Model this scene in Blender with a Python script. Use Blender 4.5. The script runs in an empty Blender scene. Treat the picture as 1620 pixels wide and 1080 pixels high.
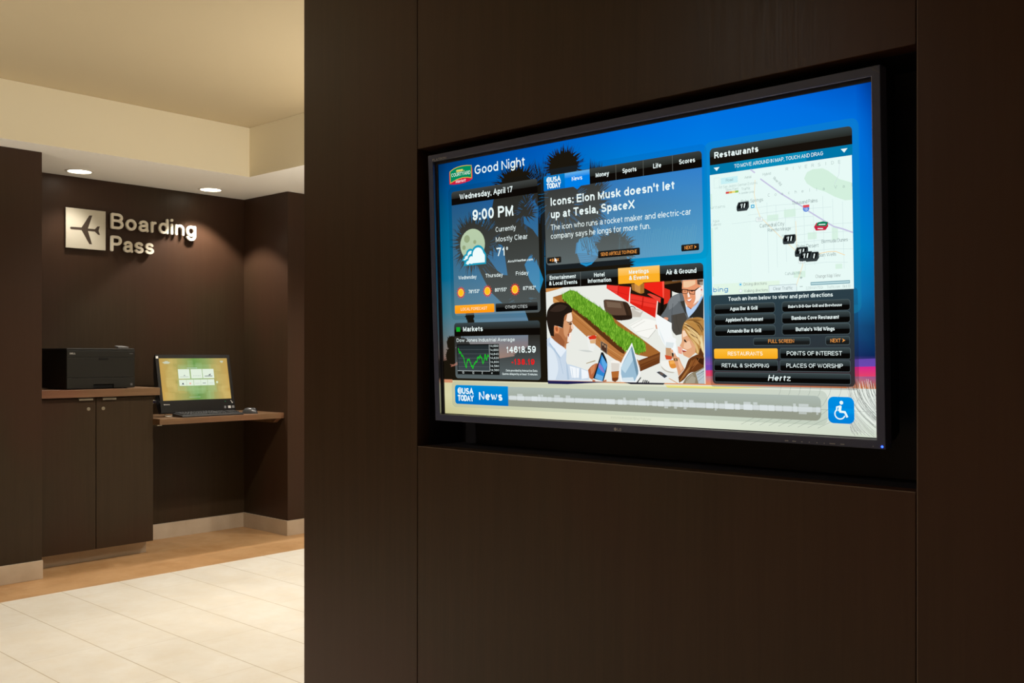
import bpy, bmesh, math, random
from mathutils import Vector, Matrix
from mathutils.geometry import tessellate_polygon

R = math.radians
scene = bpy.context.scene
COL = scene.collection
random.seed(7)

# ------------------------------------------------------------------ camera, world, exposure
CAM_H = 1.28
FPX = 1530.0
cam_d = bpy.data.cameras.new('camera')
cam_d.sensor_width = 36.0
cam_d.lens = 36.0 * FPX / 1620.0
cam_d.shift_y = -22.5 / 1620.0 * -1.0      # horizon sits 22.5 px under the frame centre
cam_d.clip_start = 0.02
cam = bpy.data.objects.new('camera', cam_d)
COL.objects.link(cam)
cam.location = (0, 0, CAM_H)
cam.rotation_euler = (R(90), 0, R(42.1))
scene.camera = cam

world = bpy.data.worlds.new('world')
scene.world = world
world.use_nodes = True
wb = world.node_tree.nodes['Background']
wb.inputs[0].default_value = (1.0, 0.86, 0.68, 1)
wb.inputs[1].default_value = 0.02

scene.view_settings.view_transform = 'Standard'
scene.view_settings.look = 'None'
scene.view_settings.exposure = 0.0
scene.view_settings.gamma = 1.0
scene.view_settings.use_curve_mapping = False
scene.cycles.use_denoising = True
scene.cycles.max_bounces = 10
scene.cycles.diffuse_bounces = 6
scene.cycles.transparent_max_bounces = 24
scene.cycles.sample_clamp_indirect = 4.0

WARM = (1.0, 0.93, 0.83)
P_LOBBY = 50.0      # watts of one lobby downlight
P_ALCOVE = 78.0      # watts of one alcove downlight
P_UPLIGHT_FILL = 68.0      # added fill uplight, out of sight behind the end of the screen wall
P_NEAR_FILL = 52.0       # watts of the added fill downlights above the viewer

# ------------------------------------------------------------------ helpers
def lin(c):
    return c / 12.92 if c <= 0.04045 else ((c + 0.055) / 1.055) ** 2.4

def rgb(*c):
    if len(c) == 1:
        h = c[0].lstrip('#')
        c = [int(h[i:i + 2], 16) for i in (0, 2, 4)]
    return tuple(lin(v / 255.0) for v in c)

def box(bm, x0, x1, y0, y1, z0, z1, bevel=0.0, seg=2):
    vs = [bm.verts.new(p) for p in ((x0, y0, z0), (x1, y0, z0), (x1, y1, z0), (x0, y1, z0),
                                    (x0, y0, z1), (x1, y0, z1), (x1, y1, z1), (x0, y1, z1))]
    fs = [bm.faces.new([vs[i] for i in f]) for f in
          ((3, 2, 1, 0), (4, 5, 6, 7), (0, 1, 5, 4), (1, 2, 6, 5), (2, 3, 7, 6), (3, 0, 4, 7))]
    if bevel > 0:
        es = list({e for f in fs for e in f.edges})
        bmesh.ops.bevel(bm, geom=es, offset=bevel, segments=seg, affect='EDGES', profile=0.5)
    return vs

def prism(bm, pts, y0, y1, plane='xz', bevel=0.0):
    """outline in two axes, extruded along the third"""
    def P(a, b, d):
        return {'xz': (a, d, b), 'xy': (a, b, d), 'yz': (d, a, b)}[plane]
    lo = [bm.verts.new(P(a, b, y0)) for a, b in pts]
    hi = [bm.verts.new(P(a, b, y1)) for a, b in pts]
    n = len(pts)
    fs = [bm.faces.new(lo), bm.faces.new(hi[::-1])]
    for i in range(n):
        fs.append(bm.faces.new((lo[i], hi[i], hi[(i + 1) % n], lo[(i + 1) % n])))
    bmesh.ops.recalc_face_normals(bm, faces=fs)
    if bevel > 0:
        bmesh.ops.bevel(bm, geom=list({e for f in fs for e in f.edges}), offset=bevel, segments=2, affect='EDGES', profile=0.5)

def lathe(bm, prof, center=(0, 0, 0), axis='z', n=32):
    rings = []
    for r, h in prof:
        ring = []
        for i in range(n):
            a = 2 * math.pi * i / n
            p = (r * math.cos(a), r * math.sin(a), h) if axis == 'z' else (r * math.cos(a), h, r * math.sin(a))
            ring.append(bm.verts.new(Vector(p) + Vector(center)))
        rings.append(ring)
    fs = []
    for a, b in zip(rings, rings[1:]):
        for i in range(n):
            fs.append(bm.faces.new((a[i], a[(i + 1) % n], b[(i + 1) % n], b[i])))
    if prof[0][0] > 1e-6: fs.append(bm.faces.new(rings[0][::-1]))
    if prof[-1][0] > 1e-6: fs.append(bm.faces.new(rings[-1]))
    bmesh.ops.remove_doubles(bm, verts=[v for r in rings for v in r], dist=1e-6)
    bmesh.ops.recalc_face_normals(bm, faces=[f for f in fs if f.is_valid])

def tube(bm, pts, r, n=8):
    pts = [Vector(p) for p in pts]
    rings = []
    for i, p in enumerate(pts):
        d = (pts[min(i + 1, len(pts) - 1)] - pts[max(i - 1, 0)]).normalized()
        up = Vector((0, 0, 1)) if abs(d.z) < 0.9 else Vector((1, 0, 0))
        a = d.cross(up).normalized(); b = d.cross(a).normalized()
        rings.append([bm.verts.new(p + a * r * math.cos(2 * math.pi * k / n) + b * r * math.sin(2 * math.pi * k / n)) for k in range(n)])
    for a, b in zip(rings, rings[1:]):
        for k in range(n):
            bm.faces.new((a[k], a[(k + 1) % n], b[(k + 1) % n], b[k]))
    bm.faces.new(rings[0]); bm.faces.new(rings[-1][::-1])
    bmesh.ops.recalc_face_normals(bm, faces=bm.faces)

def obj(name, bm, m, parent=None, smooth=False, loc=None):
    me = bpy.data.meshes.new(name)
    bm.to_mesh(me); bm.free()
    me.materials.append(m)
    if smooth:
        me.polygons.foreach_set('use_smooth', [True] * len(me.polygons))
        me.set_sharp_from_angle(angle=R(35))
    o = bpy.data.objects.new(name, me)
    COL.objects.link(o)
    if parent: o.parent = parent
    if loc: o.location = loc
    return o

def tag(o, label, cat, group=None):
    o['label'] = label; o['category'] = cat
    if group: o['group'] = group
    return o

def thing(name, label, cat, loc=(0, 0, 0), rotz=0.0, group=None):
    o = bpy.data.objects.new(name, None)
    COL.objects.link(o)
    o.empty_display_size = 0.05
    o.location = loc; o.rotation_euler = (0, 0, rotz)
    return tag(o, label, cat, group)

def struct(name, bm, m):
    o = obj(name, bm, m); o['kind'] = 'structure'
    return o

# ------------------------------------------------------------------ materials
def mat(name, color=(0.8, 0.8, 0.8), rough=0.5, metal=0.0, spec=0.5, emit=None, es=0.0, coat=0.0):
    m = bpy.data.materials.new(name); m.use_nodes = True
    b = m.node_tree.nodes['Principled BSDF']
    b.inputs['Base Color'].default_value = (*color, 1)
    b.inputs['Roughness'].default_value = rough
    b.inputs['Metallic'].default_value = metal
    b.inputs['Specular IOR Level'].default_value = spec
    b.inputs['Coat Weight'].default_value = coat
    if emit:
        b.inputs['Emission Color'].default_value = (*emit, 1)
        b.inputs['Emission Strength'].default_value = es
    return m

class N:
    """small node-building helper"""
    def __init__(s, m): s.t = m.node_tree; s.b = s.t.nodes['Principled BSDF']
    def n(s, k, **kw):
        x = s.t.nodes.new(k)
        for a, v in kw.items(): setattr(x, a, v)
        return x
    def l(s, a, b): s.t.links.new(a, b)
    def val(s, sock, v):
        if hasattr(v, 'is_output') or isinstance(v, bpy.types.NodeSocket): s.l(v, sock)
        else: sock.default_value = v
    def math(s, op, a, b=0.0, c=None):
        x = s.n('ShaderNodeMath', operation=op)
        s.val(x.inputs[0], a); s.val(x.inputs[1], b)
        if c is not None: s.val(x.inputs[2], c)
        return x.outputs[0]
    def mix(s, f, a, b):
        x = s.n('ShaderNodeMix', data_type='RGBA')
        s.val(x.inputs[0], f)
        s.val(x.inputs[6], a if hasattr(a, 'is_output') or isinstance(a, bpy.types.NodeSocket) else (*a, 1))
        s.val(x.inputs[7], b if hasattr(b, 'is_output') or isinstance(b, bpy.types.NodeSocket) else (*b, 1))
        return x.outputs[2]
    def pos(s, scale=(1, 1, 1)):
        g = s.n('ShaderNodeNewGeometry'); m = s.n('ShaderNodeMapping')
        s.l(g.outputs['Position'], m.inputs['Vector']); m.inputs['Scale'].default_value = scale
        return m.outputs[0]
    def noise(s, vec, scale, detail=4.0, rough=0.55):
        x = s.n('ShaderNodeTexNoise'); s.l(vec, x.inputs['Vector'])
        x.inputs['Scale'].default_value = scale; x.inputs['Detail'].default_value = detail; x.inputs['Roughness'].default_value = rough
        return x.outputs[0]
    def rng(s, v, a, b, c=0.0, d=1.0):
        x = s.n('ShaderNodeMapRange'); s.val(x.inputs[0], v)
        for i, q in enumerate((a, b, c, d)): x.inputs[1 + i].default_value = q
        return x.outputs[0]

def wood(name, c1, c2, c3, rough=0.4, scale=(34, 34, 1.1), bump=0.12, spec=0.4):
    m = mat(name, c1, rough, spec=spec); k = N(m)
    fine = k.noise(k.pos(scale), 6.0, 5.0, 0.6)
    streak = k.noise(k.pos((scale[0] * 0.25, scale[1] * 0.25, scale[2] * 0.25)), 5.0, 3.0)
    blot = k.noise(k.pos((1, 1, 0.6)), 1.1, 2.0)
    a = k.mix(k.rng(fine, 0.3, 0.7), c1, c2)
    b = k.mix(k.math('MULTIPLY', k.rng(streak, 0.4, 0.7), 0.6), a, c3)
    red = k.mix(k.math('MULTIPLY', k.rng(blot, 0.46, 0.6), 0.55), b, (c1[0] * 1.35, c1[1] * 0.85, c1[2] * 1.0))
    k.l(red, k.b.inputs['Base Color'])
    bp = k.n('ShaderNodeBump'); bp.inputs['Strength'].default_value = bump; bp.inputs['Distance'].default_value = 0.001
    k.l(fine, bp.inputs['Height']); k.l(bp.outputs[0], k.b.inputs['Normal'])
    k.l(k.rng(fine, 0.2, 0.8, rough - 0.05, rough + 0.08), k.b.inputs['Roughness'])
    return m

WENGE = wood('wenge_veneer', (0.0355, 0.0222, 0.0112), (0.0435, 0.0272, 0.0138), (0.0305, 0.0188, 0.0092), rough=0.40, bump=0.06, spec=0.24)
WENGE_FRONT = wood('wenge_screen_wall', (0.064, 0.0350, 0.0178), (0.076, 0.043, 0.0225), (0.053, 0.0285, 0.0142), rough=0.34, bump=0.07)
WALNUT = wood('walnut_top', (0.145, 0.080, 0.038), (0.20, 0.112, 0.055), (0.105, 0.056, 0.026), rough=0.42, scale=(34, 1.1, 34))
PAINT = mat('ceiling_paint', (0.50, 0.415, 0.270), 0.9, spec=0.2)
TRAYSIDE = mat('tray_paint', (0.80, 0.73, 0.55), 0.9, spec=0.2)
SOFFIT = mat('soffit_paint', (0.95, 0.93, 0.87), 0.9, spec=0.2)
WALLPAINT = mat('wall_paint', (0.62, 0.53, 0.40), 0.85, spec=0.2)
CAVITY = mat('black_liner', (0.030, 0.027, 0.032), 0.5, spec=0.4)
BLACK = mat('black_plastic', (0.012, 0.012, 0.013), 0.45, spec=0.4)
GLOSSBLACK = mat('gloss_black_plastic', (0.008, 0.008, 0.009), 0.18, spec=0.5)
RECESS_SHADE = mat('recess_shade_black', (0.003, 0.003, 0.003), 0.6, spec=0.2)
PRINTER = mat('printer_plastic', (0.013, 0.0122, 0.0095), 0.5, spec=0.28)
GREYPL = mat('grey_plastic', (0.16, 0.16, 0.16), 0.45)
BEZEL = mat('bezel_plastic', (0.085, 0.094, 0.165), 0.36, spec=0.5)
LIP = mat('polished_inner_lip', (0.55, 0.57, 0.62), 0.28, metal=1.0)
PRINT = mat('silver_print', (0.55, 0.53, 0.50), 0.5)
PRINTDIM = mat('dim_grey_print', (0.16, 0.16, 0.17), 0.5)
METAL = mat('brushed_nickel', (0.72, 0.68, 0.58), 0.32, metal=1.0)
SIGN = mat('sign_cream_face', (0.56, 0.52, 0.42), 0.45)
LETTER = mat('letter_cream_metal', (0.80, 0.75, 0.63), 0.42)
SIGNDARK = mat('sign_dark_inlay', (0.045, 0.028, 0.018), 0.5)
LAMPGLASS = mat('lamp_lens', (1, 1, 1), 0.4, emit=(1.0, 0.90, 0.72), es=9.0)
TRIM = mat('lamp_trim_white', (0.82, 0.78, 0.70), 0.5)
EDGE_HIGHLIGHT = mat('edge_highlight_paint', (0.17, 0.115, 0.082), 0.4)
WHITE = mat('white_sticker', (0.75, 0.75, 0.72), 0.6)
BLUELED = mat('blue_led', (0.1, 0.2, 1), 0.3, emit=(0.015, 0.06, 1.0), es=7.0)
GREENLED = mat('green_led', (0.0, 0.3, 0.1), 0.3, emit=(0.0, 0.8, 0.25), es=0.5)
CABLEBLUE = mat('blue_cable', (0.20, 0.17, 0.55), 0.5)
CABLEGREY = mat('grey_cable', (0.70, 0.67, 0.62), 0.5)
KEYS = mat('key_plastic', (0.022, 0.022, 0.024), 0.42, spec=0.5)

# stone skirting
STONE = mat('skirting_stone', (0.36, 0.27, 0.18), 0.45)
k = N(STONE)
t = k.noise(k.pos((3, 3, 3)), 2.0, 5.0)
g = k.n('ShaderNodeNewGeometry'); sp = k.n('ShaderNodeSeparateXYZ'); k.l(g.outputs['Position'], sp.inputs[0])
tile_n = k.n('ShaderNodeTexWhiteNoise', noise_dimensions='1D')
k.l(k.math('FLOOR', k.math('DIVIDE', k.math('ADD', sp.outputs[0], sp.outputs[1]), 0.305)), tile_n.inputs['W'])
c = k.mix(k.rng(t, 0.3, 0.7), (0.50, 0.40, 0.29), (0.62, 0.52, 0.40))
c = k.mix(k.math('MULTIPLY', tile_n.outputs['Value'], 0.4), c, (0.40, 0.31, 0.21))
k.l(c, k.b.inputs['Base Color'])

# floor: cream 61 x 32 cm tiles laid in a stepped bond, with a tan border along the alcove
FLOOR = mat('stone_tiles', (0.7, 0.65, 0.55), 0.42, spec=0.35)
k = N(FLOOR)
g = k.n('ShaderNodeNewGeometry'); sp = k.n('ShaderNodeSeparateXYZ'); k.l(g.outputs['Position'], sp.inputs[0])
X, Y = sp.outputs[0], sp.outputs[1]
def tiles(k, along, across, pitch_l, pitch_w, step, l0, w0, grout):
    rowf = k.math('DIVIDE', k.math('SUBTRACT', across, w0), pitch_w)
    row = k.math('FLOOR', rowf)
    colf = k.math('DIVIDE', k.math('SUBTRACT', k.math('SUBTRACT', along, l0), k.math('MULTIPLY', row, step)), pitch_l)
    col = k.math('FLOOR', colf)
    fr = k.math('SUBTRACT', rowf, row); fc = k.math('SUBTRACT', colf, col)
    dr = k.math('MULTIPLY', k.math('MINIMUM', fr, k.math('SUBTRACT', 1.0, fr)), pitch_w)
    dc = k.math('MULTIPLY', k.math('MINIMUM', fc, k.math('SUBTRACT', 1.0, fc)), pitch_l)
    line = k.math('MAXIMUM', k.rng(dr, grout, grout * 1.6, 1.0, 0.0), k.math('MULTIPLY', k.rng(dc, grout * 0.6, grout * 1.2, 1.0, 0.0), 0.55))
    wn = k.n('ShaderNodeTexWhiteNoise', noise_dimensions='2D')
    cmb = k.n('ShaderNodeCombineXYZ'); k.l(row, cmb.inputs[0]); k.l(col, cmb.inputs[1]); k.l(cmb.outputs[0], wn.inputs['Vector'])
    return line, wn.outputs['Value']
ln1, id1 = tiles(k, X, Y, 0.61, 0.3168, 0.141, -4.68, 1.937, 0.0014)
ln2, id2 = tiles(k, Y, X, 0.62, 0.302, 0.27, 2.31, -5.33, 0.0012)
cloud = k.noise(k.pos((1, 1, 1)), 3.2, 6.0, 0.6)
cloud2 = k.noise(k.pos((1, 1, 1)), 11.0, 5.0, 0.6)
cream = k.mix(k.rng(cloud, 0.35, 0.65), (0.70, 0.65, 0.555), (0.77, 0.74, 0.665))
cream = k.mix(k.math('MULTIPLY', k.rng(cloud2, 0.45, 0.75), 0.35), cream, (0.66, 0.575, 0.44))
cream = k.mix(k.math('MULTIPLY', id1, 0.18), cream, (0.70, 0.64, 0.52))
cream = k.mix(k.math('MULTIPLY', ln1, 0.85), cream, (0.36, 0.27, 0.15))
tan = k.mix(k.rng(cloud, 0.35, 0.65), (0.46, 0.25, 0.105), (0.58, 0.345, 0.165))
tan = k.mix(k.math('MULTIPLY', id2, 0.35), tan, (0.36, 0.215, 0.10))
tan = k.mix(k.math('MULTIPLY', ln2, 0.6), tan, (0.55, 0.38, 0.22))
edge = k.math('GREATER_THAN', X, -5.33)
k.l(k.mix(edge, tan, cream), k.b.inputs['Base Color'])
k.l(k.rng(cloud2, 0.3, 0.7, 0.34, 0.5), k.b.inputs['Roughness'])

# light-giving display surface: colour and opacity come from the mesh's own colours
def display_material(name, sample):
    m = bpy.data.materials.new(name); m.use_nodes = True
    nt = m.node_tree; nt.nodes.clear()
    a = nt.nodes.new('ShaderNodeVertexColor'); a.layer_name = 'Col'
    e = nt.nodes.new('ShaderNodeEmission'); tr = nt.nodes.new('ShaderNodeBsdfTransparent')
    mx = nt.nodes.new('ShaderNodeMixShader'); o = nt.nodes.new('ShaderNodeOutputMaterial')
    nt.links.new(a.outputs['Color'], e.inputs['Color'])
    nt.links.new(a.outputs['Alpha'], mx.inputs[0])
    nt.links.new(tr.outputs[0], mx.inputs[1]); nt.links.new(e.outputs[0], mx.inputs[2])
    nt.links.new(mx.outputs[0], o.inputs[0])
    m.cycles.emission_sampling = sample
    return m
DISPLAY = display_material('display_picture', 'NONE')
DISPLAY_BASE = display_material('display_backlight', 'FRONT')

# ------------------------------------------------------------------ stroke lettering
# x 0..10 across the glyph; y 0 baseline, 7 x-height, 10 cap height, -3 descender; '@cx,cy,rx,ry,a0,a1' is an arc
G = {
'A': (.90, "0,0 5,10 10,0|1.7,3.4 8.3,3.4"), 'B': (.80, "0,0 0,10|0,10 5.8,10 @5.8,7.65,3.6,2.35,90,-90 0,5.3|0,5.3 6,5.3 @6,2.65,4,2.65,90,-90 0,0"),
'C': (.82, "@5,5,5,5,42,318"), 'D': (.84, "0,0 0,10 4.5,10 @4.5,5,5.5,5,90,-90 0,0"), 'E': (.74, "10,10 0,10 0,0 10,0|0,5.3 9.2,5.3"),
'F': (.68, "10,10 0,10 0,0|0,5.2 8.8,5.2"), 'G': (.94, "@5,5,5,5,42,322 9.6,4.6 5.6,4.6"), 'H': (.82, "0,0 0,10|10,0 10,10|0,5.3 10,5.3"),
'I': (0, "5,0 5,10"), 'J': (.60, "10,10 10,3 @5,3,5,3,0,-175"), 'K': (.84, "0,0 0,10|9.6,10 0,3.6|3.6,6 10,0"), 'L': (.66, "0,10 0,0 10,0"),
'M': (.94, "0,0 0,10 5,.8 10,10 10,0"), 'N': (.82, "0,0 0,10 10,0 10,10"), 'O': (.96, "@5,5,5,5,0,360"), 'P': (.76, "0,0 0,10|0,10 6,10 @6,7.3,4,2.7,90,-90 0,4.6"),
'Q': (.96, "@5,5,5,5,0,360|6,2.5 10,-.6"), 'R': (.82, "0,0 0,10 6,10 @6,7.4,3.8,2.6,90,-90 0,4.8|5.6,4.8 10,0"),
'S': (.80, "@5,7.5,4.6,2.5,25,270 @5,2.5,5,2.5,90,-160"), 'T': (.80, "0,10 10,10|5,10 5,0"), 'U': (.82, "0,10 0,3.6 @5,3.6,5,3.6,180,360 10,10"),
'V': (.88, "0,10 5,0 10,10"), 'W': (1.24, "0,10 2.6,0 5,10 7.4,0 10,10"), 'X': (.86, "0,0 10,10|0,10 10,0"), 'Y': (.88, "0,10 5,4.4 10,10|5,4.4 5,0"), 'Z': (.78, "0,10 10,10 0,0 10,0"),
'a': (.66, "@4.8,5,4.3,2,165,0 9.1,1.4 10,0|9.1,4.1 3.6,3.6 @3.5,1.8,3.5,1.8,90,270 @4,2,5.1,2,270,345"), 'b': (.68, "0,0 0,10|@5,3.5,5,3.5,0,360"), 'c': (.56, "@5.7,3.5,5.7,3.5,40,320"),
'd': (.68, "10,0 10,10|@5,3.5,5,3.5,0,360"), 'e': (.68, "0,3.6 10,3.6 @5,3.5,5,3.5,0,318"), 'f': (.46, "3.4,0 3.4,7.6 @8.4,7.6,5,2.4,180,75|0,6.6 8.6,6.6"),
'g': (.68, "@5,3.5,5,3.5,0,360|10,7 10,-.5 @5,-.5,5,2.5,0,-155"), 'h': (.64, "0,0 0,10|0,4 @5,4,5,3,180,0 10,0"), 'i': (0, "5,0 5,7|5,10.3 5,10.4"), 'j': (.26, "8,7 8,-2 @2,-2,6,1,0,-90|8,10.3 8,10.4"),
'k': (.64, "0,0 0,10|9.2,7 0,2.4|3.6,4.2 10,0"), 'l': (0, "5,0 5,10"), 'm': (1.04, "0,0 0,7|0,4.2 @2.5,4.2,2.5,2.8,180,0 5,0|5,4.2 @7.5,4.2,2.5,2.8,180,0 10,0"),
'n': (.64, "0,0 0,7|0,4 @5,4,5,3,180,0 10,0"), 'o': (.70, "@5,3.5,5,3.5,0,360"), 'p': (.68, "0,7 0,-3|@5,3.5,5,3.5,0,360"), 'q': (.68, "10,7 10,-3|@5,3.5,5,3.5,0,360"),
'r': (.37, "0,0 0,7|0,3.6 @8.5,3.6,8.5,3.4,180,80"), 's': (.62, "@5,5.2,4.6,1.8,25,270 @5,1.7,5,1.7,90,-160"), 't': (.42, "4,8.6 4,1.6 @9,1.6,5,1.6,180,270|.5,7 9,7"),
'u': (.64, "0,7 0,3 @5,3,5,3,180,360 10,7|10,3 10,0"), 'v': (.64, "0,7 5,0 10,7"), 'w': (.92, "0,7 2.6,0 5,7 7.4,0 10,7"), 'x': (.62, "0,0 10,7|0,7 10,0"), 'y': (.64, "0,7 5,.2|10,7 4,-2.4 .5,-3"), 'z': (.6, "0,7 10,7 0,0 10,0"),
'0': (.68, "@5,5,5,5,0,360"), '1': (.40, "1.5,7.8 7.5,10 7.5,0"), '2': (.66, "@5,7.1,4.8,2.9,165,-32 0,0 10,0"), '3': (.66, "@4.8,7.6,4.4,2.4,150,-90 3.6,5.2|@4.8,2.65,5.2,2.65,90,-155"),
'4': (.70, "7.4,0 7.4,10 0,3 10,3"), '5': (.66, "9.2,10 1.6,10 .8,5.2 @4.8,3.2,5.2,3.2,135,-150"), '6': (.68, "@5,3.1,5,3.1,0,360|9.2,8.4 @5.5,5,5.5,5,52,180 0,3.1"),
'7': (.64, "0,10 10,10 3.4,0"), '8': (.66, "@5,7.6,4.3,2.4,0,360|@5,2.6,5,2.6,0,360"), '9': (.68, "@5,6.9,5,3.1,0,360|.8,1.6 @4.5,5,5.5,5,232,360 10,6.9"),
'.': (0, "5,-.05 5,.1"), ',': (0, "5,.1 5,-.3 4.2,-1.2"), ':': (0, "5,-.05 5,.1|5,6.2 5,6.35"), "'": (0, "5,7.4 5,10"), '-': (.32, "0,3.8 10,3.8"), '+': (.6, "0,4 10,4|5,1 5,7"),
'/': (.34, "0,0 10,10"), '&': (.86, "10,0 2.3,6.8 @4.7,8.1,2.6,1.9,215,-40 1.2,4.2 @3.6,2.3,3.6,2.3,130,300 9.4,4.8"), '(': (.22, "@12,4,12,7,150,210"), ')': (.22, "@-2,4,12,7,30,-30"),
'*': (.30, "@5,8.6,5,1.6,0,360"),    # degree ring
}
def glyph_paths(ch, w, seg=9, rounded=False):
    """centre lines in cap-height units with stroke weight w; returns width, paths"""
    W, src = G[ch]
    W = max(W, w)
    def my(y):
        if y >= 7: return (.73 - w / 2) + (y - 7) / 3 * (1 - .73)
        if y >= 0: return w / 2 + y / 7 * (.73 - w)
        return w / 2 + y / 3 * .29
    capital = ch.isupper() or ch.isdigit() or ch == '&'
    def my2(y): return w / 2 + y / 10 * (1 - w)
    fy = my2 if capital else my
    fx = lambda x: w / 2 + x / 10 * (W - w)
    out = []
    for part in src.split('|'):
        pts = []
        for tok in part.split():
            if tok[0] == '@':
                cx, cy, rx, ry, a0, a1 = map(float, tok[1:].split(','))
                n = max(3, int(abs(a1 - a0) / 180 * seg))
                for i in range(n + 1):
                    a = R(a0 + (a1 - a0) * i / n)
                    pts.append((cx + rx * math.cos(a), cy + ry * math.sin(a)))
            else:
                pts.append(tuple(map(float, tok.split(','))))
        toks = part.split()
        q = []
        for x, y in pts:
            p = (fx(x), fy(y))
            if not q or abs(p[0] - q[-1][0]) + abs(p[1] - q[-1][1]) > 1e-5: q.append(p)
        if not rounded:                    # straight ends get square caps
            for end, tok in ((0, toks[0]), (-1, toks[-1])):
                if tok[0] == '@' or len(q) < 2: continue
                a, b_ = q[end], q[1 if end == 0 else -2]
                d_ = math.hypot(a[0] - b_[0], a[1] - b_[1])
                q[end] = (a[0] + (a[0] - b_[0]) / d_ * w / 2, a[1] + (a[1] - b_[1]) / d_ * w / 2)
        out.append(q)
    return W, out

def ribbon(pts, w):
    """left and right outline of a thick poly-line, mitred"""
    closed = len(pts) > 3 and abs(pts[0][0] - pts[-1][0]) + abs(pts[0][1] - pts[-1][1]) < 1e-4
    if closed: pts = pts[:-1]
    n = len(pts); L = []; Rr = []
    seg = []
    for i in range(n if closed else n - 1):
        a, b = pts[i], pts[(i + 1) % n]
        d = math.hypot(b[0] - a[0], b[1] - a[1]) or 1e-9
        seg.append((-(b[1] - a[1]) / d, (b[0] - a[0]) / d))
    for i, p in enumerate(pts):
        if closed: n1, n2 = seg[i - 1], seg[i]
        else: n1, n2 = seg[max(0, i - 1)], seg[min(i, n - 2)]
        dt = 1 + n1[0] * n2[0] + n1[1] * n2[1]
        if dt < 0.25:
            mx, my = n1; s = 1.0
            k_ = 1.0
        else:
            mx, my = (n1[0] + n2[0]) / dt, (n1[1] + n2[1]) / dt
            ln = math.hypot(mx, my); k_ = min(1.0, 2.2 / ln)
        L.append((p[0] + mx * k_ * w / 2, p[1] + my * k_ * w / 2)); Rr.append((p[0] - mx * k_ * w / 2, p[1] - my * k_ * w / 2))
    if closed: L.append(L[0]); Rr.append(Rr[0])
    return L, Rr

def layout(s, cap, weight, width=None, gap=0.13, slant=0.0, space=0.36, seg=9, rounded=False):
    """[(char, paths)] in units where y is up; fitted to width when given"""
    items = []; x = 0.0
    for ch in s:
        if ch == ' ': x += space; continue
        W, ps = glyph_paths(ch, weight, seg, rounded)
        items.append((ch, x, W, ps)); x += W + gap
    total = (x - gap) if s else 0
    sx = 1.0 if width is None else (width / cap) / max(total, 1e-6)
    out = []
    for ch, x0, W, ps in items:
        out.append((ch, [[((x0 + px) * sx * cap + slant * py * cap, py * cap) for px, py in p] for p in ps]))
    return out, total * sx * cap

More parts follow.
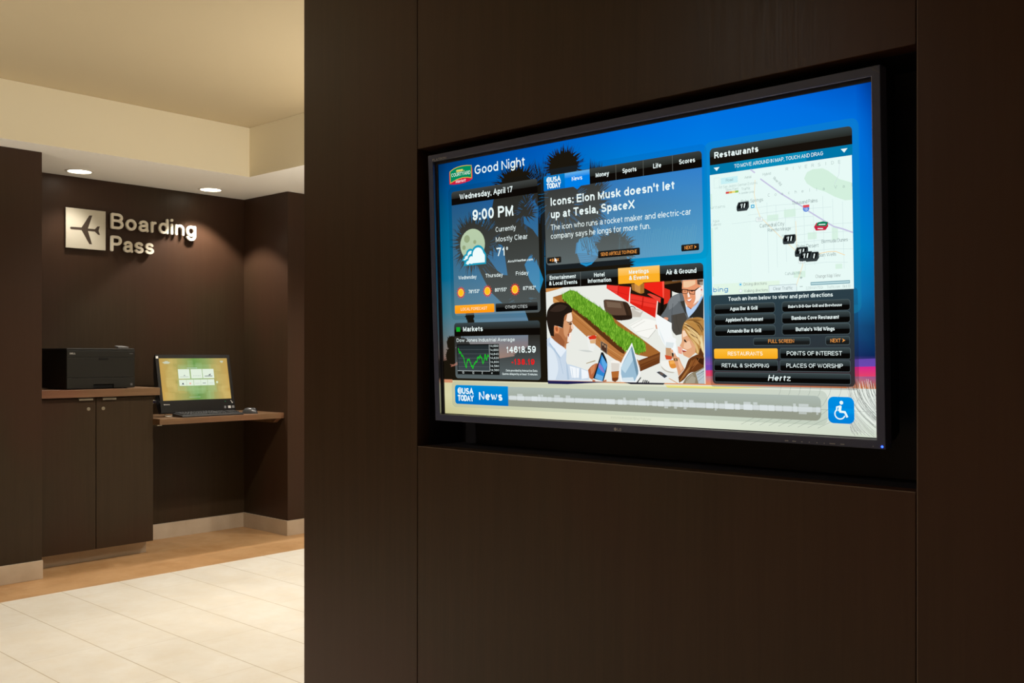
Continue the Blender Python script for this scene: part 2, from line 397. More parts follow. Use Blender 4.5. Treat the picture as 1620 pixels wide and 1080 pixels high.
class Painter:
    """collects flat coloured shapes of a display in picture units (x right, y down) into one mesh"""
    EPS = 2.5e-5
    def __init__(s, w, h, mw, mh):
        s.w, s.h, s.fx, s.fz = w, h, mw / w, mh / h
        s.v = []; s.f = []; s.c = []
    def _add(s, pts, cols, layer):
        i0 = len(s.v)
        for (x, y) in pts: s.v.append((x * s.fx, -layer * s.EPS, -y * s.fz))
        s.c += cols
        return i0
    def poly(s, pts, col, layer, a=1.0, a2=None, col2=None):
        """flat shape; with col2/a2 it grades from top to bottom"""
        c1 = rgb(*col) if not isinstance(col, str) else rgb(col)
        if col2 is None and a2 is None: cols = [(*c1, a)] * len(pts)
        else:
            c2 = c1 if col2 is None else (rgb(*col2) if not isinstance(col2, str) else rgb(col2))
            a2 = a if a2 is None else a2
            ys = [p[1] for p in pts]; y0, y1 = min(ys), max(ys)
            cols = []
            for p in pts:
                t_ = (p[1] - y0) / max(1e-6, y1 - y0)
                cols.append(tuple(c1[i] + (c2[i] - c1[i]) * t_ for i in range(3)) + (a + (a2 - a) * t_,))
        i0 = s._add(pts, cols, layer)
        n = len(pts)
        if n <= 4: s.f.append(list(range(i0, i0 + n)))
        else:
            for tri in tessellate_polygon([[Vector((p[0], p[1], 0)) for p in pts]]):
                s.f.append([i0 + q for q in tri])
    def rect(s, x0, y0, x1, y1, col, layer, **kw):
        s.poly([(x0, y0), (x1, y0), (x1, y1), (x0, y1)], col, layer, **kw)
    def rrect(s, x0, y0, x1, y1, r, col, layer, corners='1111', **kw):
        pts = []
        for (cx, cy, a0, on) in ((x0 + r, y0 + r, 180, corners[0]), (x1 - r, y0 + r, 270, corners[1]), (x1 - r, y1 - r, 0, corners[2]), (x0 + r, y1 - r, 90, corners[3])):
            if on == '1':
                for i in range(6):
                    a = R(a0 + 18 * i); pts.append((cx + r * math.cos(a), cy + r * math.sin(a)))
            else:
                a = R(a0 + 45); pts.append((cx + r * (1 if math.cos(a) > 0 else -1), cy + r * (1 if math.sin(a) > 0 else -1)))
        s.poly(pts, col, layer, **kw)
    def ell(s, cx, cy, rx, ry, col, layer, n=28, **kw):
        s.poly([(cx + rx * math.cos(2 * math.pi * i / n), cy + ry * math.sin(2 * math.pi * i / n)) for i in range(n)], col, layer, **kw)
    def line(s, pts, w, col, layer, a=1.0):
        L, Q = ribbon([tuple(map(float, p)) for p in pts], w)
        c = (*(rgb(col) if isinstance(col, str) else rgb(*col)), a)
        i0 = s._add(L + Q, [c] * (2 * len(L)), layer); n = len(L)
        for i in range(n - 1): s.f.append([i0 + i, i0 + i + 1, i0 + n + i + 1, i0 + n + i])
    def text(s, t_, x, base, cap, col, layer, x1=None, wt=0.135, slant=0.0, align='l', seg=6, gap=0.13, space=0.36, rot=0.0):
        if cap < 14.5: wt *= 0.86
        its, tot = layout(t_, cap, wt, None if x1 is None else x1 - x, gap, slant, space, seg)
        if align == 'c': x -= tot / 2
        if align == 'r': x -= tot
        cr, sr = math.cos(R(rot)), math.sin(R(rot))
        for ch, ps in its:
            for p in ps:
                s.line([(x + a * cr + b * sr, base + a * sr - b * cr) for a, b in p], wt * cap, col, layer)
    def grid(s, xs, ys, cols, layer):
        i0 = s._add([(x, y) for y in ys for x in xs], [(*rgb(*c), 1.0) for row in cols for c in row], layer)
        n = len(xs)
        for j in range(len(ys) - 1):
            for i in range(n - 1):
                q = i0 + j * n + i
                s.f.append([q, q + 1, q + n + 1, q + n])
    def build(s, name, parent, m=None):
        me = bpy.data.meshes.new(name)
        me.from_pydata(s.v, [], s.f)
        at = me.color_attributes.new('Col', 'FLOAT_COLOR', 'POINT')
        at.data.foreach_set('color', [q for c in s.c for q in c])
        me.materials.append(m or DISPLAY)
        o = bpy.data.objects.new(name, me); COL.objects.link(o); o.parent = parent
        return o

def raised_text(name, s, x, z, cap, weight, depth, m, parent, width=None, y=0.0, rounded=False, gap=0.13):
    """solid lettering standing on the plane y, facing -y; one mesh"""
    its, tot = layout(s, cap, weight, width, gap, seg=12)
    bm = bmesh.new()
    for ch, ps in its:
        for i, p in enumerate(ps): stroke_solid(bm, [(x + a, z + b) for a, b in p], weight * cap, y - depth - i * 2e-5, y, rounded)
    return obj(name, bm, m, parent)

def stroke_solid(bm, pts, w, y0, y1, rounded):
    if rounded and len(pts) == 2 and math.hypot(pts[0][0] - pts[1][0], pts[0][1] - pts[1][1]) < w * 0.5:
        cx, cz = (pts[0][0] + pts[1][0]) / 2, (pts[0][1] + pts[1][1]) / 2
        prism(bm, [(cx + w * 0.56 * math.cos(2 * math.pi * i / 24), cz + w * 0.56 * math.sin(2 * math.pi * i / 24)) for i in range(24)], y0, y1)
        return
    L, Q = ribbon(pts, w); n = len(L)
    a = [bm.verts.new((p[0], y0, p[1])) for p in L]; b = [bm.verts.new((p[0], y0, p[1])) for p in Q]
    c = [bm.verts.new((p[0], y1, p[1])) for p in L]; d = [bm.verts.new((p[0], y1, p[1])) for p in Q]
    fs = []
    for i in range(n - 1):
        fs += [bm.faces.new((a[i], a[i + 1], b[i + 1], b[i])), bm.faces.new((c[i], d[i], d[i + 1], c[i + 1])),
               bm.faces.new((a[i], c[i], c[i + 1], a[i + 1])), bm.faces.new((b[i], b[i + 1], d[i + 1], d[i]))]
    fs += [bm.faces.new((a[0], b[0], d[0], c[0])), bm.faces.new((a[-1], c[-1], d[-1], b[-1]))]
    bmesh.ops.recalc_face_normals(bm, faces=fs)
    if rounded and math.hypot(pts[0][0] - pts[-1][0], pts[0][1] - pts[-1][1]) > 1e-4:
        for p in (pts[0], pts[-1]):
            ring = [(p[0] + w / 2 * math.cos(2 * math.pi * i / 16), p[1] + w / 2 * math.sin(2 * math.pi * i / 16)) for i in range(16)]
            prism(bm, ring, y0 + 6e-5, y1)
PICTURE = """
E9EBE4 601,566 1316,566 1316,927 601,927
C98A4A 601,566 691,566 638,576 601,581
24180F 899,566 1188,566 1185,714 1118,695 1002,601
6A4520 1153,567 1228,566 1227,572 1159,583
1A110B 1155,578 1230,572 1231,613 1205,610 1155,589
E8261C 900,566 1008,579 1001,636 899,579
F04038 904,568 954,572 948,603 901,579
C81E16 953,570 957,570 951,607 947,605
FFD8CC 1006,579 1010,581 1002,638 998,635
A8702E 1012,569 1069,568 1068,603 1051,607 1015,590
C88C48 1026,569 1052,569 1051,604 1027,592
DC2318 1007,603 1126,628 1114,695 1004,638
F03A2E 1009,607 1062,618 1056,647 1006,632
EE382C 1066,619 1122,630 1117,660 1062,649
B81A12 1061,618 1065,618 1058,658 1055,657
FFE0D4 1124,628 1128,630 1119,697 1113,695
F02518 1069,568 1149,566 1153,626 1132,617 1069,586
FF5A48 1146,566 1155,566 1155,626 1148,625
D8301F 1154,589 1179,598 1178,641 1151,648
E84436 1081,608 1094,605 1141,625 1139,643
120C08 1139,625 1153,628 1149,679 1134,682
F8F8F2 999,718 1060,692 1117,706 1115,736 1084,766 1038,755
DCDCD2 1117,736 1084,768 1038,755 1040,758 1083,770
C9C3B8 1010,656 1030,657 1062,669 1049,690 1013,689
E4E0D8 1021,663 1062,667 1049,675
3C291C 884,624 891,619 979,630 994,635 1006,652 1013,678 1013,692 1004,698 941,701 919,685 887,663
604838 889,623 976,632 988,681 916,680 889,660
76604E 897,628 961,636 967,655 901,649
281B14 923,681 1009,682 1012,694 946,702
33241A 971,632 982,633 1000,681 988,682
B97840 637,601 1038,847 1041,886 955,856 895,826 732,708 637,623
D09452 637,601 683,592 690,623 637,623
A4662E 637,601 683,592 750,578 1132,818 1038,847
5A3216 683,603 753,650 833,705 897,755 979,808 974,823 956,818 878,763 804,706 733,655 685,616
6B3A1A 1038,847 1132,818 1129,856 1043,887
7E4A24 1038,852 1131,824 1130,834 1039,863
~2.5_A4662E 659,622 737,682 841,752 892,808 1000,871
~2.0_D8A060 650,612 747,672 851,748 901,801 1035,874
~1.5_8A5424 1044,859 1127,829
~1.5_8A5424 1044,870 1127,838
*5A8F22 683,594 706,583 726,577 755,584 788,606 863,646 926,688 936,714 1003,749 1055,773 1070,787 1070,811 1036,822 988,815 934,779 889,743 866,734 861,726 786,675 729,640 685,610
8A8070 866,774 897,789 895,826 865,807
4A3024 869,777 894,790 893,822 868,805
B09070 873,782 880,786 879,793 873,790
B09070 883,789 890,792 890,801 883,797
EDEFEA 804,755 846,753 841,785 830,815 812,813 802,781
D0D4D0 755,808 801,807 830,815 801,817
DDB080 814,771 845,767 839,784 817,783
D8341C 807,758 837,751 847,757 843,767 813,769
A08858 794,858 838,847 840,850 796,860
C98A60 620,754 638,745 654,776 700,780 696,811 674,800
B5744A 690,676 708,665 729,662 734,685 732,701 738,724 730,731 723,746 725,762 716,779 699,783 686,800 669,789 649,776 622,757 637,753 639,712 684,723
9A5C38 640,745 666,745 692,777 686,800 664,786 625,758
D79A6E 687,699 708,685 722,700 716,731 700,761 686,746
F6E2D0 708,669 728,663 733,686 730,697 714,701 701,694
F8E8DC 708,748 725,739 725,762 717,778 704,777
F2D0B8 727,700 732,701 738,724 730,730 724,723
E2905E 638,715 657,712 667,725 661,743 643,740
B05E36 645,720 656,718 660,728 655,737 647,732
2E1C12 712,706 730,705 729,710 718,711
2A1A10 707,700 729,699 730,701 708,703
FFFFFF 714,747 722,751 714,758
9A4A34 708,746 716,745 713,758 708,754
211812 601,686 604,659 618,638 639,625 665,621 692,623 720,633 734,652 731,663 708,666 691,678 689,701 684,723 661,715 641,712 638,722 638,754 621,752 609,723
362820 618,655 644,635 679,629 709,639 688,657 648,660
C9D8E8 601,764 619,757 649,777 684,797 700,808 695,862 709,862 770,877 804,887 807,922 764,923 601,927
E6EFF8 619,757 615,778 670,836 698,808 687,797 649,779
AFC6DC 614,776 670,838 667,841 611,784
DDE8F2 603,791 638,807 661,877 640,924 601,925
B4C8DC 695,850 702,863 711,921 700,923
BACDE0 765,876 769,876 765,922 760,922
F2F7FB 713,869 761,878 757,914 723,915
F0F5FA 770,880 803,889 803,914 772,918
B8683F 803,884 819,868 843,857 851,860 843,883 830,913 822,920 809,914
D0875C 814,876 840,860 832,891 818,902
14181C 868,817 877,817 901,860 875,926 826,915 855,849
2E86D0 870,825 896,863 870,926 834,914 861,851
8A7AC8 857,855 874,873 882,894 871,891 852,872
6FB0E0 844,897 875,907 870,925 835,914
5CA8E4 872,832 894,863 884,886 866,857
C07048 823,920 835,921 837,927 823,927
C07048 874,924 889,918 890,926 874,927
F6F3EC 911,850 932,844 954,852 950,879 946,912 930,927 916,923 914,890
DCD6CC 913,856 951,858 949,887 914,890
B36A30 913,889 949,886 945,916 930,927 916,922
7A3D18 915,912 946,910 944,919 930,927 916,923
F2F5F6 1010,782 1046,890 1044,898 1025,927 957,927 942,875
9ABCD2 1010,794 1039,887 1019,923 964,923 952,876
BED8E6 1009,801 1020,836 977,894 956,876
6F92A8 1010,794 1039,887 1029,906 1020,874 1004,803
D4E4EC 963,911 1012,908 1017,923 964,923
333A40 1045,907 1048,909 1033,927 1026,927
222226 1055,918 1060,916 1056,927 1052,927
222226 1063,918 1068,917 1066,927 1061,927
222226 1070,919 1076,918 1074,927 1069,927
222226 1079,922 1083,921 1082,927 1077,927
2A2A30 1002,927 1060,927 1094,927 1042,927
E6E8E8 1112,889 1130,882 1167,903 1150,915
40464C 1115,889 1131,884 1161,902 1149,909
6A5A50 1125,890 1132,887 1147,895 1138,900
E89A70 1232,567 1292,566 1292,582 1308,590 1313,596 1305,612 1308,621 1294,639 1283,650 1266,667 1251,660 1241,644 1236,629 1229,611 1229,592
F2C8A0 1235,570 1284,569 1284,582 1253,594 1235,591
D08860 1239,613 1252,615 1250,633 1243,633
F8EFE8 1284,602 1305,593 1308,621 1291,642 1273,653 1284,635 1283,618
FBEBE0 1250,610 1256,610 1262,625 1253,627
5A4438 1291,567 1315,567 1315,580 1304,587 1292,583
A09080 1300,576 1315,575 1315,587 1305,588
8A786A 1226,566 1233,566 1230,580
F0E0D8 1304,593 1315,591 1315,612 1306,615
C83028 1305,600 1311,601 1308,608
16100E 1226,596 1253,599 1256,601 1282,602 1282,606 1256,604 1250,602 1229,599
16100E 1281,602 1298,593 1299,595 1283,606
16100E 1229,599 1232,599 1232,611 1250,612 1251,601 1253,602 1252,614 1231,613
16100E 1256,602 1258,602 1262,614 1279,616 1280,605 1282,605 1281,618 1260,616
5A3828 1236,603 1246,604 1246,606 1236,605
5A3828 1264,605 1274,605 1274,608 1264,607
FFF4F0 1248,636 1269,631 1261,640 1254,640
B05A48 1245,634 1250,636 1254,640 1261,640 1270,631 1262,643 1253,643
B86A48 1249,657 1268,666 1295,640 1294,650 1268,671 1251,663
B4D0F0 1238,659 1251,659 1263,669 1290,650 1310,622 1313,636 1283,672 1255,697
8FB4E0 1255,697 1283,672 1310,625 1312,636 1283,675
646A6E 1138,688 1164,660 1171,636 1187,620 1209,613 1223,610 1231,612 1239,633 1240,660 1253,696 1272,696 1250,705 1232,723 1225,753 1201,758 1184,743 1182,715 1169,701 1150,694
7A8084 1171,638 1187,622 1218,612 1222,636 1190,661 1173,668
4C4740 1183,687 1238,679 1248,700 1233,721 1223,754 1201,758 1184,740
2B2A26 1254,697 1283,673 1312,633 1316,618 1314,704 1272,697
3A3832 1221,640 1239,637 1248,688 1238,677
D89474 1150,694 1163,693 1170,696 1169,703 1161,705
D89474 1114,719 1120,719 1124,735 1117,733
F5F9F9 1121,681 1184,715 1182,758 1128,757 1116,701
F5F9F9 1121,689 1123,691 1183,716 1182,759 1200,777 1202,818 1212,834 1201,836 1153,795 1135,767 1122,724
E4ECEE 1128,726 1138,765 1155,793 1151,776 1136,746
C4BFB2 1135,866 1157,884 1192,888 1185,892 1154,887 1137,873
F2F2EC 1133,850 1160,847 1206,849 1208,881 1192,887 1173,885 1151,877 1137,866
E09038 1167,847 1196,844 1199,872 1181,876 1171,868
F4B058 1171,849 1194,847 1195,857 1174,860
DDA27A 1194,818 1202,834 1212,836 1219,854 1233,876 1208,902 1200,868 1184,836
F0C09A 1206,840 1214,849 1227,874 1219,883 1208,863
F0A890 1207,797 1224,800 1224,825 1209,820
C79C74 1157,801 1180,803 1185,838 1174,844 1156,839
D2512C 1152,827 1183,832 1180,844 1157,843
F6F8F8 1162,770 1181,761 1201,770 1200,782 1186,802 1156,801
DDE6E8 1159,781 1192,784 1187,802 1156,801
1E1612 1182,819 1190,821 1188,836 1183,832
E8B08A 1175,808 1186,808 1190,820 1180,818
4A3520 1189,839 1204,839 1206,848 1191,848
D8B070 1194,841 1200,841 1201,846 1195,846
E2A87E 1227,739 1238,736 1253,759 1279,791 1281,818 1254,838 1238,832 1228,827 1225,813 1225,802 1215,795 1226,780 1224,759
F2C6A4 1234,786 1255,777 1265,800 1247,809 1231,802
F8D8BC 1228,743 1241,741 1248,759 1229,766
2A1A10 1234,771 1240,775 1245,782 1243,784 1234,779
FFFFFF 1227,805 1244,811 1241,814 1228,811
A83A30 1225,810 1244,813 1233,818 1227,816
B98746 1224,757 1231,719 1247,704 1278,696 1309,698 1316,707 1313,827 1303,831 1286,824 1278,818 1281,804 1276,791 1245,755 1235,737 1229,739
E8C88C 1236,714 1246,717 1282,740 1302,765 1304,787 1292,773 1256,742
E2BE80 1241,737 1267,751 1297,778 1299,798 1281,782 1253,757
DDB878 1256,764 1286,789 1293,818 1286,822 1278,793
6E4A24 1238,718 1257,724 1287,744 1300,762 1280,746 1249,728
6E4A24 1256,751 1282,762 1292,771 1271,763
7A5428 1268,706 1298,713 1314,738 1308,751 1293,727
8C6230 1247,705 1283,702 1306,709 1283,711
F0DCA8 1303,756 1312,800 1313,822 1306,813 1299,787
5A3418 1299,800 1313,827 1312,840 1291,827
6A3A1A 1254,838 1280,827 1291,824 1314,836 1312,869 1284,885 1253,888 1232,913 1210,925 1207,905 1235,877 1244,854
8E5428 1264,845 1290,836 1306,849 1279,862 1253,872
A06A38 1243,876 1259,867 1253,885 1220,915 1210,920
3E200E 1280,836 1311,840 1310,862 1290,853
8C8068 1236,908 1263,888 1279,885 1313,868 1313,927 1225,927
A8A08C 1242,910 1263,892 1278,907 1275,925 1236,927
B8C4C8 1279,890 1313,872 1312,926 1289,926
8A9498 1284,894 1313,880 1313,884 1285,898
D09050 1166,910 1170,909 1205,926 1202,927
~1.2_B9B7AE 1004,721 1059,698
~1.2_B9B7AE 1017,729 1070,705
~1.2_C9C7BE 1030,744 1108,731
~1.4_9A968C 1084,767 1115,738
~3.0_20150F 1000,656 1010,650 1023,652 1030,658
~2.0_20150F 964,688 966,702
~1.6_A81410 1011,624 1119,646
~1.6_C01C16 908,583 1000,609
~1.6_9DB6CF 639,799 667,846 681,900
~1.6_9DB6CF 726,878 730,919
~1.6_B7CBDE 746,872 747,918
~2.0_4A4E52 1191,646 1186,676 1189,709 1195,735
~2.0_50565A 1213,639 1230,658 1242,685
~1.6_3E3C36 1203,687 1206,717 1215,743
~1.8_E9C68A 1234,723 1262,733 1290,753 1302,782 1299,804
~1.6_8A5E2C 1237,729 1262,741 1286,760 1297,787 1294,809
~1.8_EBCB92 1235,733 1259,747 1282,766 1292,789
~1.4_7A5026 1247,708 1273,706 1296,716 1312,736
~1.6_D2A560 1241,712 1273,712 1298,724 1313,751
~1.4_9C6C34 1257,699 1288,700 1309,709
~1.8_F2DDAC 1308,760 1310,782 1312,809
~1.6_B0763A 1264,845 1253,867 1237,890 1215,919
~1.6_4E2A12 1280,840 1264,867 1248,885 1231,908
~1.6_A4683A 1296,836 1279,862 1263,878
~1.4_B9C3C7 1284,898 1312,878
~1.4_7C8488 1284,907 1312,889
~1.4_7C8488 1288,918 1312,900
~1.4_6A624E 1242,917 1263,898 1276,903
~1.0_C0BCB0 1157,884 1173,889 1192,889
"""

# ================================================================== the setting
D = 1.55                      # distance to the screen wall
XW, XC, XP = -6.36, -5.80, -5.735     # alcove back, column face, left wall face
YP, YS = 2.315, 4.038         # left wall end, alcove side wall
ZS, ZC = 2.45, 2.772          # soffit, tray ceiling
NX0, NX1, NZ0, NZ1 = -1.703, -0.546, 1.066, 1.769   # niche opening
TRAY_X, TRAY_Y = -5.525, 3.549

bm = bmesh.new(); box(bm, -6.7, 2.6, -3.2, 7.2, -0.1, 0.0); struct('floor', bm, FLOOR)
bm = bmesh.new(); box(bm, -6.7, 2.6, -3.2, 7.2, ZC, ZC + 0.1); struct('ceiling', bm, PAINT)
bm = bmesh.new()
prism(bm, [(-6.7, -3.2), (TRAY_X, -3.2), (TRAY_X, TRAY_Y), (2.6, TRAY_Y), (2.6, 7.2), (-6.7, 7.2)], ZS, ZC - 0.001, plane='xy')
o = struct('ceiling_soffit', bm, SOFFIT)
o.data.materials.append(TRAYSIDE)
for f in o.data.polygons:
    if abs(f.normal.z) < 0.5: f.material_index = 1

# alcove walls: dark veneer
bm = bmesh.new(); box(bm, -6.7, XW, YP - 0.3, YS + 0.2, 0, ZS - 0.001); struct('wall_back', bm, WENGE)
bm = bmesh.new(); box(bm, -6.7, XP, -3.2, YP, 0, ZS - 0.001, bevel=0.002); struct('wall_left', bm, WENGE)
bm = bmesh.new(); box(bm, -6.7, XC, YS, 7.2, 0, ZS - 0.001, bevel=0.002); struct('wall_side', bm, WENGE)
bm = bmesh.new(); box(bm, -6.7, 2.6, 7.0, 7.2, 0, ZC); struct('wall_far', bm, WALLPAINT)
bm = bmesh.new(); box(bm, -6.7, 2.6, -3.2, -3.0, 0, ZC); struct('wall_rear', bm, WALLPAINT)
bm = bmesh.new(); box(bm, 2.4, 2.6, -3.2, 7.2, 0, ZC); struct('wall_right', bm, WALLPAINT)

# the screen wall: veneer panels round the niche, 2 mm shadow gaps between them
PT = 0.040
bm = bmesh.new()
gp = 0.0010
bv = 0.0012
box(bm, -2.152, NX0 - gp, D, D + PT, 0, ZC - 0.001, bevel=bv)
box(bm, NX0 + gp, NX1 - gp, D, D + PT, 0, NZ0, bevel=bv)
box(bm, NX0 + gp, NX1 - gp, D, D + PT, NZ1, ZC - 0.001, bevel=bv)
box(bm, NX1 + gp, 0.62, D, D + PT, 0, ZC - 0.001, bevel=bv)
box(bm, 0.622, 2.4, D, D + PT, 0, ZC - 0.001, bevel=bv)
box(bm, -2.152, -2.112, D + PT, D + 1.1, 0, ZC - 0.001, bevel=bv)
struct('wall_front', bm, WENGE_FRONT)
bm = bmesh.new()          # matt black liner of the niche
ND = D + 0.150
box(bm, NX0 - 0.03, NX0, D + PT, ND, NZ0 - 0.03, NZ1 + 0.03)
box(bm, NX1, NX1 + 0.03, D + PT, ND, NZ0 - 0.03, NZ1 + 0.03)
box(bm, NX0, NX1, D + PT, ND, NZ0 - 0.03, NZ0)
box(bm, NX0, NX1, D + PT, ND, NZ1, NZ1 + 0.03)
box(bm, NX0 - 0.03, NX1 + 0.03, ND, ND + 0.02, NZ0 - 0.03, NZ1 + 0.03)
struct('trim_1', bm, CAVITY)

# pale strips painting an edge highlight on the ledge and on the joint right of the niche
bm = bmesh.new(); box(bm, NX0 + gp, NX1 - gp, D - 0.0004, D + 0.0012, NZ0 - 0.0012, NZ0 + 0.0003); struct('highlight_strip_ledge', bm, EDGE_HIGHLIGHT)
bm = bmesh.new(); box(bm, NX1 + gp - 0.0004, NX1 + gp + 0.0014, D - 0.0004, D + 0.0012, 0, ZC - 0.001); struct('highlight_strip_joint', bm, EDGE_HIGHLIGHT)

# skirting
BH = 0.106
for nm, b in (('baseboard_back', (XW, XW + 0.014, YP, YS)), ('baseboard_side', (XW + 0.014, XC + 0.014, YS - 0.014, YS)),
              ('baseboard_column', (XC, XC + 0.014, YS, 7.0)), ('baseboard_left', (XP, XP + 0.015, -3.0, YP)),
              ('baseboard_front', (-2.152, 2.4, D - 0.014, D))):
    bm = bmesh.new(); box(bm, b[0], b[1], b[2], b[3], 0, BH, bevel=0.0015); struct(nm, bm, STONE)

# ================================================================== lamps
def downlight(loc, label, group, watts, size=0.0775, cone=100, blend=0.25, aim=0.0, color=WARM):
    t = thing('recessed_downlight', label, 'ceiling light', loc, 0, group)
    bm = bmesh.new()
    lathe(bm, [(size - 0.008, -0.0015), (size - 0.006, -0.005), (size + 0.008, -0.003), (size + 0.010, 0.0)], n=40)
    obj('trim_ring', bm, TRIM, t, smooth=True)
    bm = bmesh.new(); lathe(bm, [(0, -0.002), (size - 0.009, -0.002), (size - 0.008, -0.001)], n=40)
    obj('lens', bm, LAMPGLASS, t)
    ld = bpy.data.lights.new('lamp_light', 'SPOT'); ld.energy = watts; ld.color = color
    ld.spot_size = R(cone); ld.spot_blend = blend; ld.shadow_soft_size = 0.055
    lo = bpy.data.objects.new('lamp_light', ld); COL.objects.link(lo); lo.parent = t
    lo.location = (0, 0, -0.012); lo.rotation_euler = (0, aim, 0)
    return t
downlight((-6.148, 2.713, ZS), 'round lit downlight in the soffit above the printer', 'downlights over the alcove', P_ALCOVE * 0.30, cone=100, blend=0.6)
downlight((-6.140, 3.631, ZS), 'round lit downlight in the soffit above the computer, nearer the alcove corner', 'downlights over the alcove', P_ALCOVE * 1.15)
for i, (x, y) in enumerate(((-3.95, -1.0), (-3.95, 0.35), (-3.85, 1.62), (-3.05, 2.25))):
    downlight((x, y, ZC), 'round downlight in the tray ceiling over the cream tile floor', 'downlights in the tray ceiling', P_LOBBY, cone=66, blend=0.18)
for i, (x, y, p_) in enumerate(((-2.6, 5.2, 30), (-4.45, 4.75, 100))):  # added fill lamps hidden by the screen wall, brightening the column
    downlight((x, y, ZS), 'added unseen fill downlight in the passage ceiling behind the screen wall', 'added fill downlights in the passage', p_, cone=135, blend=0.5)
for i, (x, y, p_) in enumerate(((-1.9, -0.6, 1.15), (0.4, -1.2, 0.22))):  # added fill lamps out of view, brightening the screen wall
    downlight((x, y, ZC), 'added unseen fill downlight in the ceiling in front of the screen wall', 'added fill downlights before the screen wall', P_NEAR_FILL * p_, cone=150, blend=0.6)

def fill_torchiere(loc, label, watts):  # added uplight, kept out of sight, to lift soffit and ceiling
    t = thing('fill_uplight', label, 'added fill light', loc)
    bm = bmesh.new(); lathe(bm, [(0.15, 0.0), (0.15, 0.018), (0.02, 0.035)], n=32); obj('base', bm, METAL, t, smooth=True)
    bm = bmesh.new(); lathe(bm, [(0.012, 0.03), (0.012, 1.38)], n=16); obj('pole', bm, METAL, t, smooth=True)
    bm = bmesh.new(); lathe(bm, [(0.02, 1.37), (0.10, 1.40), (0.17, 1.47), (0.166, 1.47), (0.098, 1.405), (0.02, 1.38)], n=32); obj('bowl', bm, TRIM, t, smooth=True)
    ld = bpy.data.lights.new('lamp_light', 'SPOT'); ld.energy = watts; ld.color = WARM; ld.spot_size = R(165); ld.spot_blend = 0.4; ld.shadow_soft_size = 0.08
    lo = bpy.data.objects.new('lamp_light', ld); COL.objects.link(lo); lo.parent = t; lo.location = (0, 0, 1.475); lo.rotation_euler = (R(180), 0, 0)
fill_torchiere((-3.55, 3.30, 0), 'added unseen fill uplight in the passage behind the end of the screen wall', P_UPLIGHT_FILL)
fill_torchiere((-4.5, 0.15, 0), 'added unseen fill uplight in the lobby left of the alcove', 54.0)
for x, y, p_ in ((-2.75, 2.45, 70.0), (-4.30, 3.25, 190.0)):  # added floods, placed out of sight, to light alcove and floor
    downlight((x, y, ZC), 'added unseen flood downlight in the tray ceiling beside the screen wall end', 'added flood downlights beside the screen wall', p_, cone=140, blend=0.6)

# ================================================================== television in the niche
TVW, TVH, TILT = 1.0628, 0.6210, 2.215
tv = thing('television', 'large wall-recessed flat touch screen in a dark grey bezel showing a lobby information board', 'television',
           (-1.6663 + TVW / 2, 1.574, 1.1275))
tv.rotation_euler = (R(TILT), 0, 0)
HW = TVW / 2
IL, IR, IB, IT = -HW + 0.0150, -HW + 1.0485, 0.0148, 0.6058      # inner opening of the bezel
def ring(bm, o, i, y0, y1, bevel=0.0):
    """mitred rectangular ring; o and i are (x0, x1, z0, z1)"""
    def corners(r): return [(r[0], r[2]), (r[1], r[2]), (r[1], r[3]), (r[0], r[3])]
    vo0 = [bm.verts.new((a, y0, b)) for a, b in corners(o)]; vi0 = [bm.verts.new((a, y0, b)) for a, b in corners(i)]
    vo1 = [bm.verts.new((a, y1, b)) for a, b in corners(o)]; vi1 = [bm.verts.new((a, y1, b)) for a, b in corners(i)]
    fs = []
    for q in range(4):
        r_ = (q + 1) % 4
        fs += [bm.faces.new((vo0[q], vo0[r_], vi0[r_], vi0[q])), bm.faces.new((vo1[q], vi1[q], vi1[r_], vo1[r_])),
               bm.faces.new((vo0[q], vo1[q], vo1[r_], vo0[r_])), bm.faces.new((vi0[q], vi0[r_], vi1[r_], vi1[q]))]
    bmesh.ops.recalc_face_normals(bm, faces=fs)
    if bevel:
        es = [e for e in {e for f in fs for e in f.edges} if all(abs(v.co.y - y0) < 1e-6 for v in e.verts) and len({f.normal.y < -0.5 for f in e.link_faces}) == 2]
        bmesh.ops.bevel(bm, geom=es, offset=bevel, segments=2, affect='EDGES', profile=0.5)
bm = bmesh.new(); ring(bm, (-HW, HW, 0, TVH), (IL, IR, IB, IT), 0, 0.026, bevel=0.0012)
bez = obj('bezel', bm, BEZEL, tv)
for (x, z, dx, dz) in ((-HW + 0.0008, 0.011, 0.008, -0.0095), (HW - 0.0008, TVH - 0.013, -0.016, 0.012), (HW - 0.001, 0.017, -0.004, 0)):
    bm = bmesh.new(); stroke_solid(bm, [(x, z), (x + dx, z + dz)], 0.0007, -0.0003, 0.0006, False)
    obj('corner_joint', bm, PRINTDIM, bez)      # fine corner joints scribed in the bezel
bm = bmesh.new(); ring(bm, (IL + 0.0001, IR - 0.0001, IB + 0.0001, IT - 0.0001), (IL + 0.0007, IR - 0.0007, IB + 0.0007, IT - 0.0007), 0.0014, 0.0072)
obj('inner_lip', bm, LIP, tv)
bm = bmesh.new(); ring(bm, (IL - 0.004, IR + 0.004, IB - 0.004, IT + 0.004), (-HW + 0.0215, -HW + 1.0476, 0.0168, 0.5988), 0.0095, 0.0125)
obj('mask_border', bm, CAVITY, tv)
bm = bmesh.new()
box(bm, -HW + 0.002, HW - 0.0, 0.002, TVH - 0.002, 0, 0, 0) if False else None
prism(bm, [(-HW + 0.002, 0.022), (-HW + 0.002, TVH - 0.002), (HW - 0.002, TVH - 0.002), (HW - 0.002, 0.022), (HW - 0.010, 0.008), (-HW + 0.010, 0.008)], 0.0262, 0.070, bevel=0.003)
obj('housing', bm, BLACK, tv)
bm = bmesh.new(); box(bm, -0.25, 0.25, 0.0702, 0.108, 0.14, 0.48)
obj('wall_mount', bm, BLACK, tv)

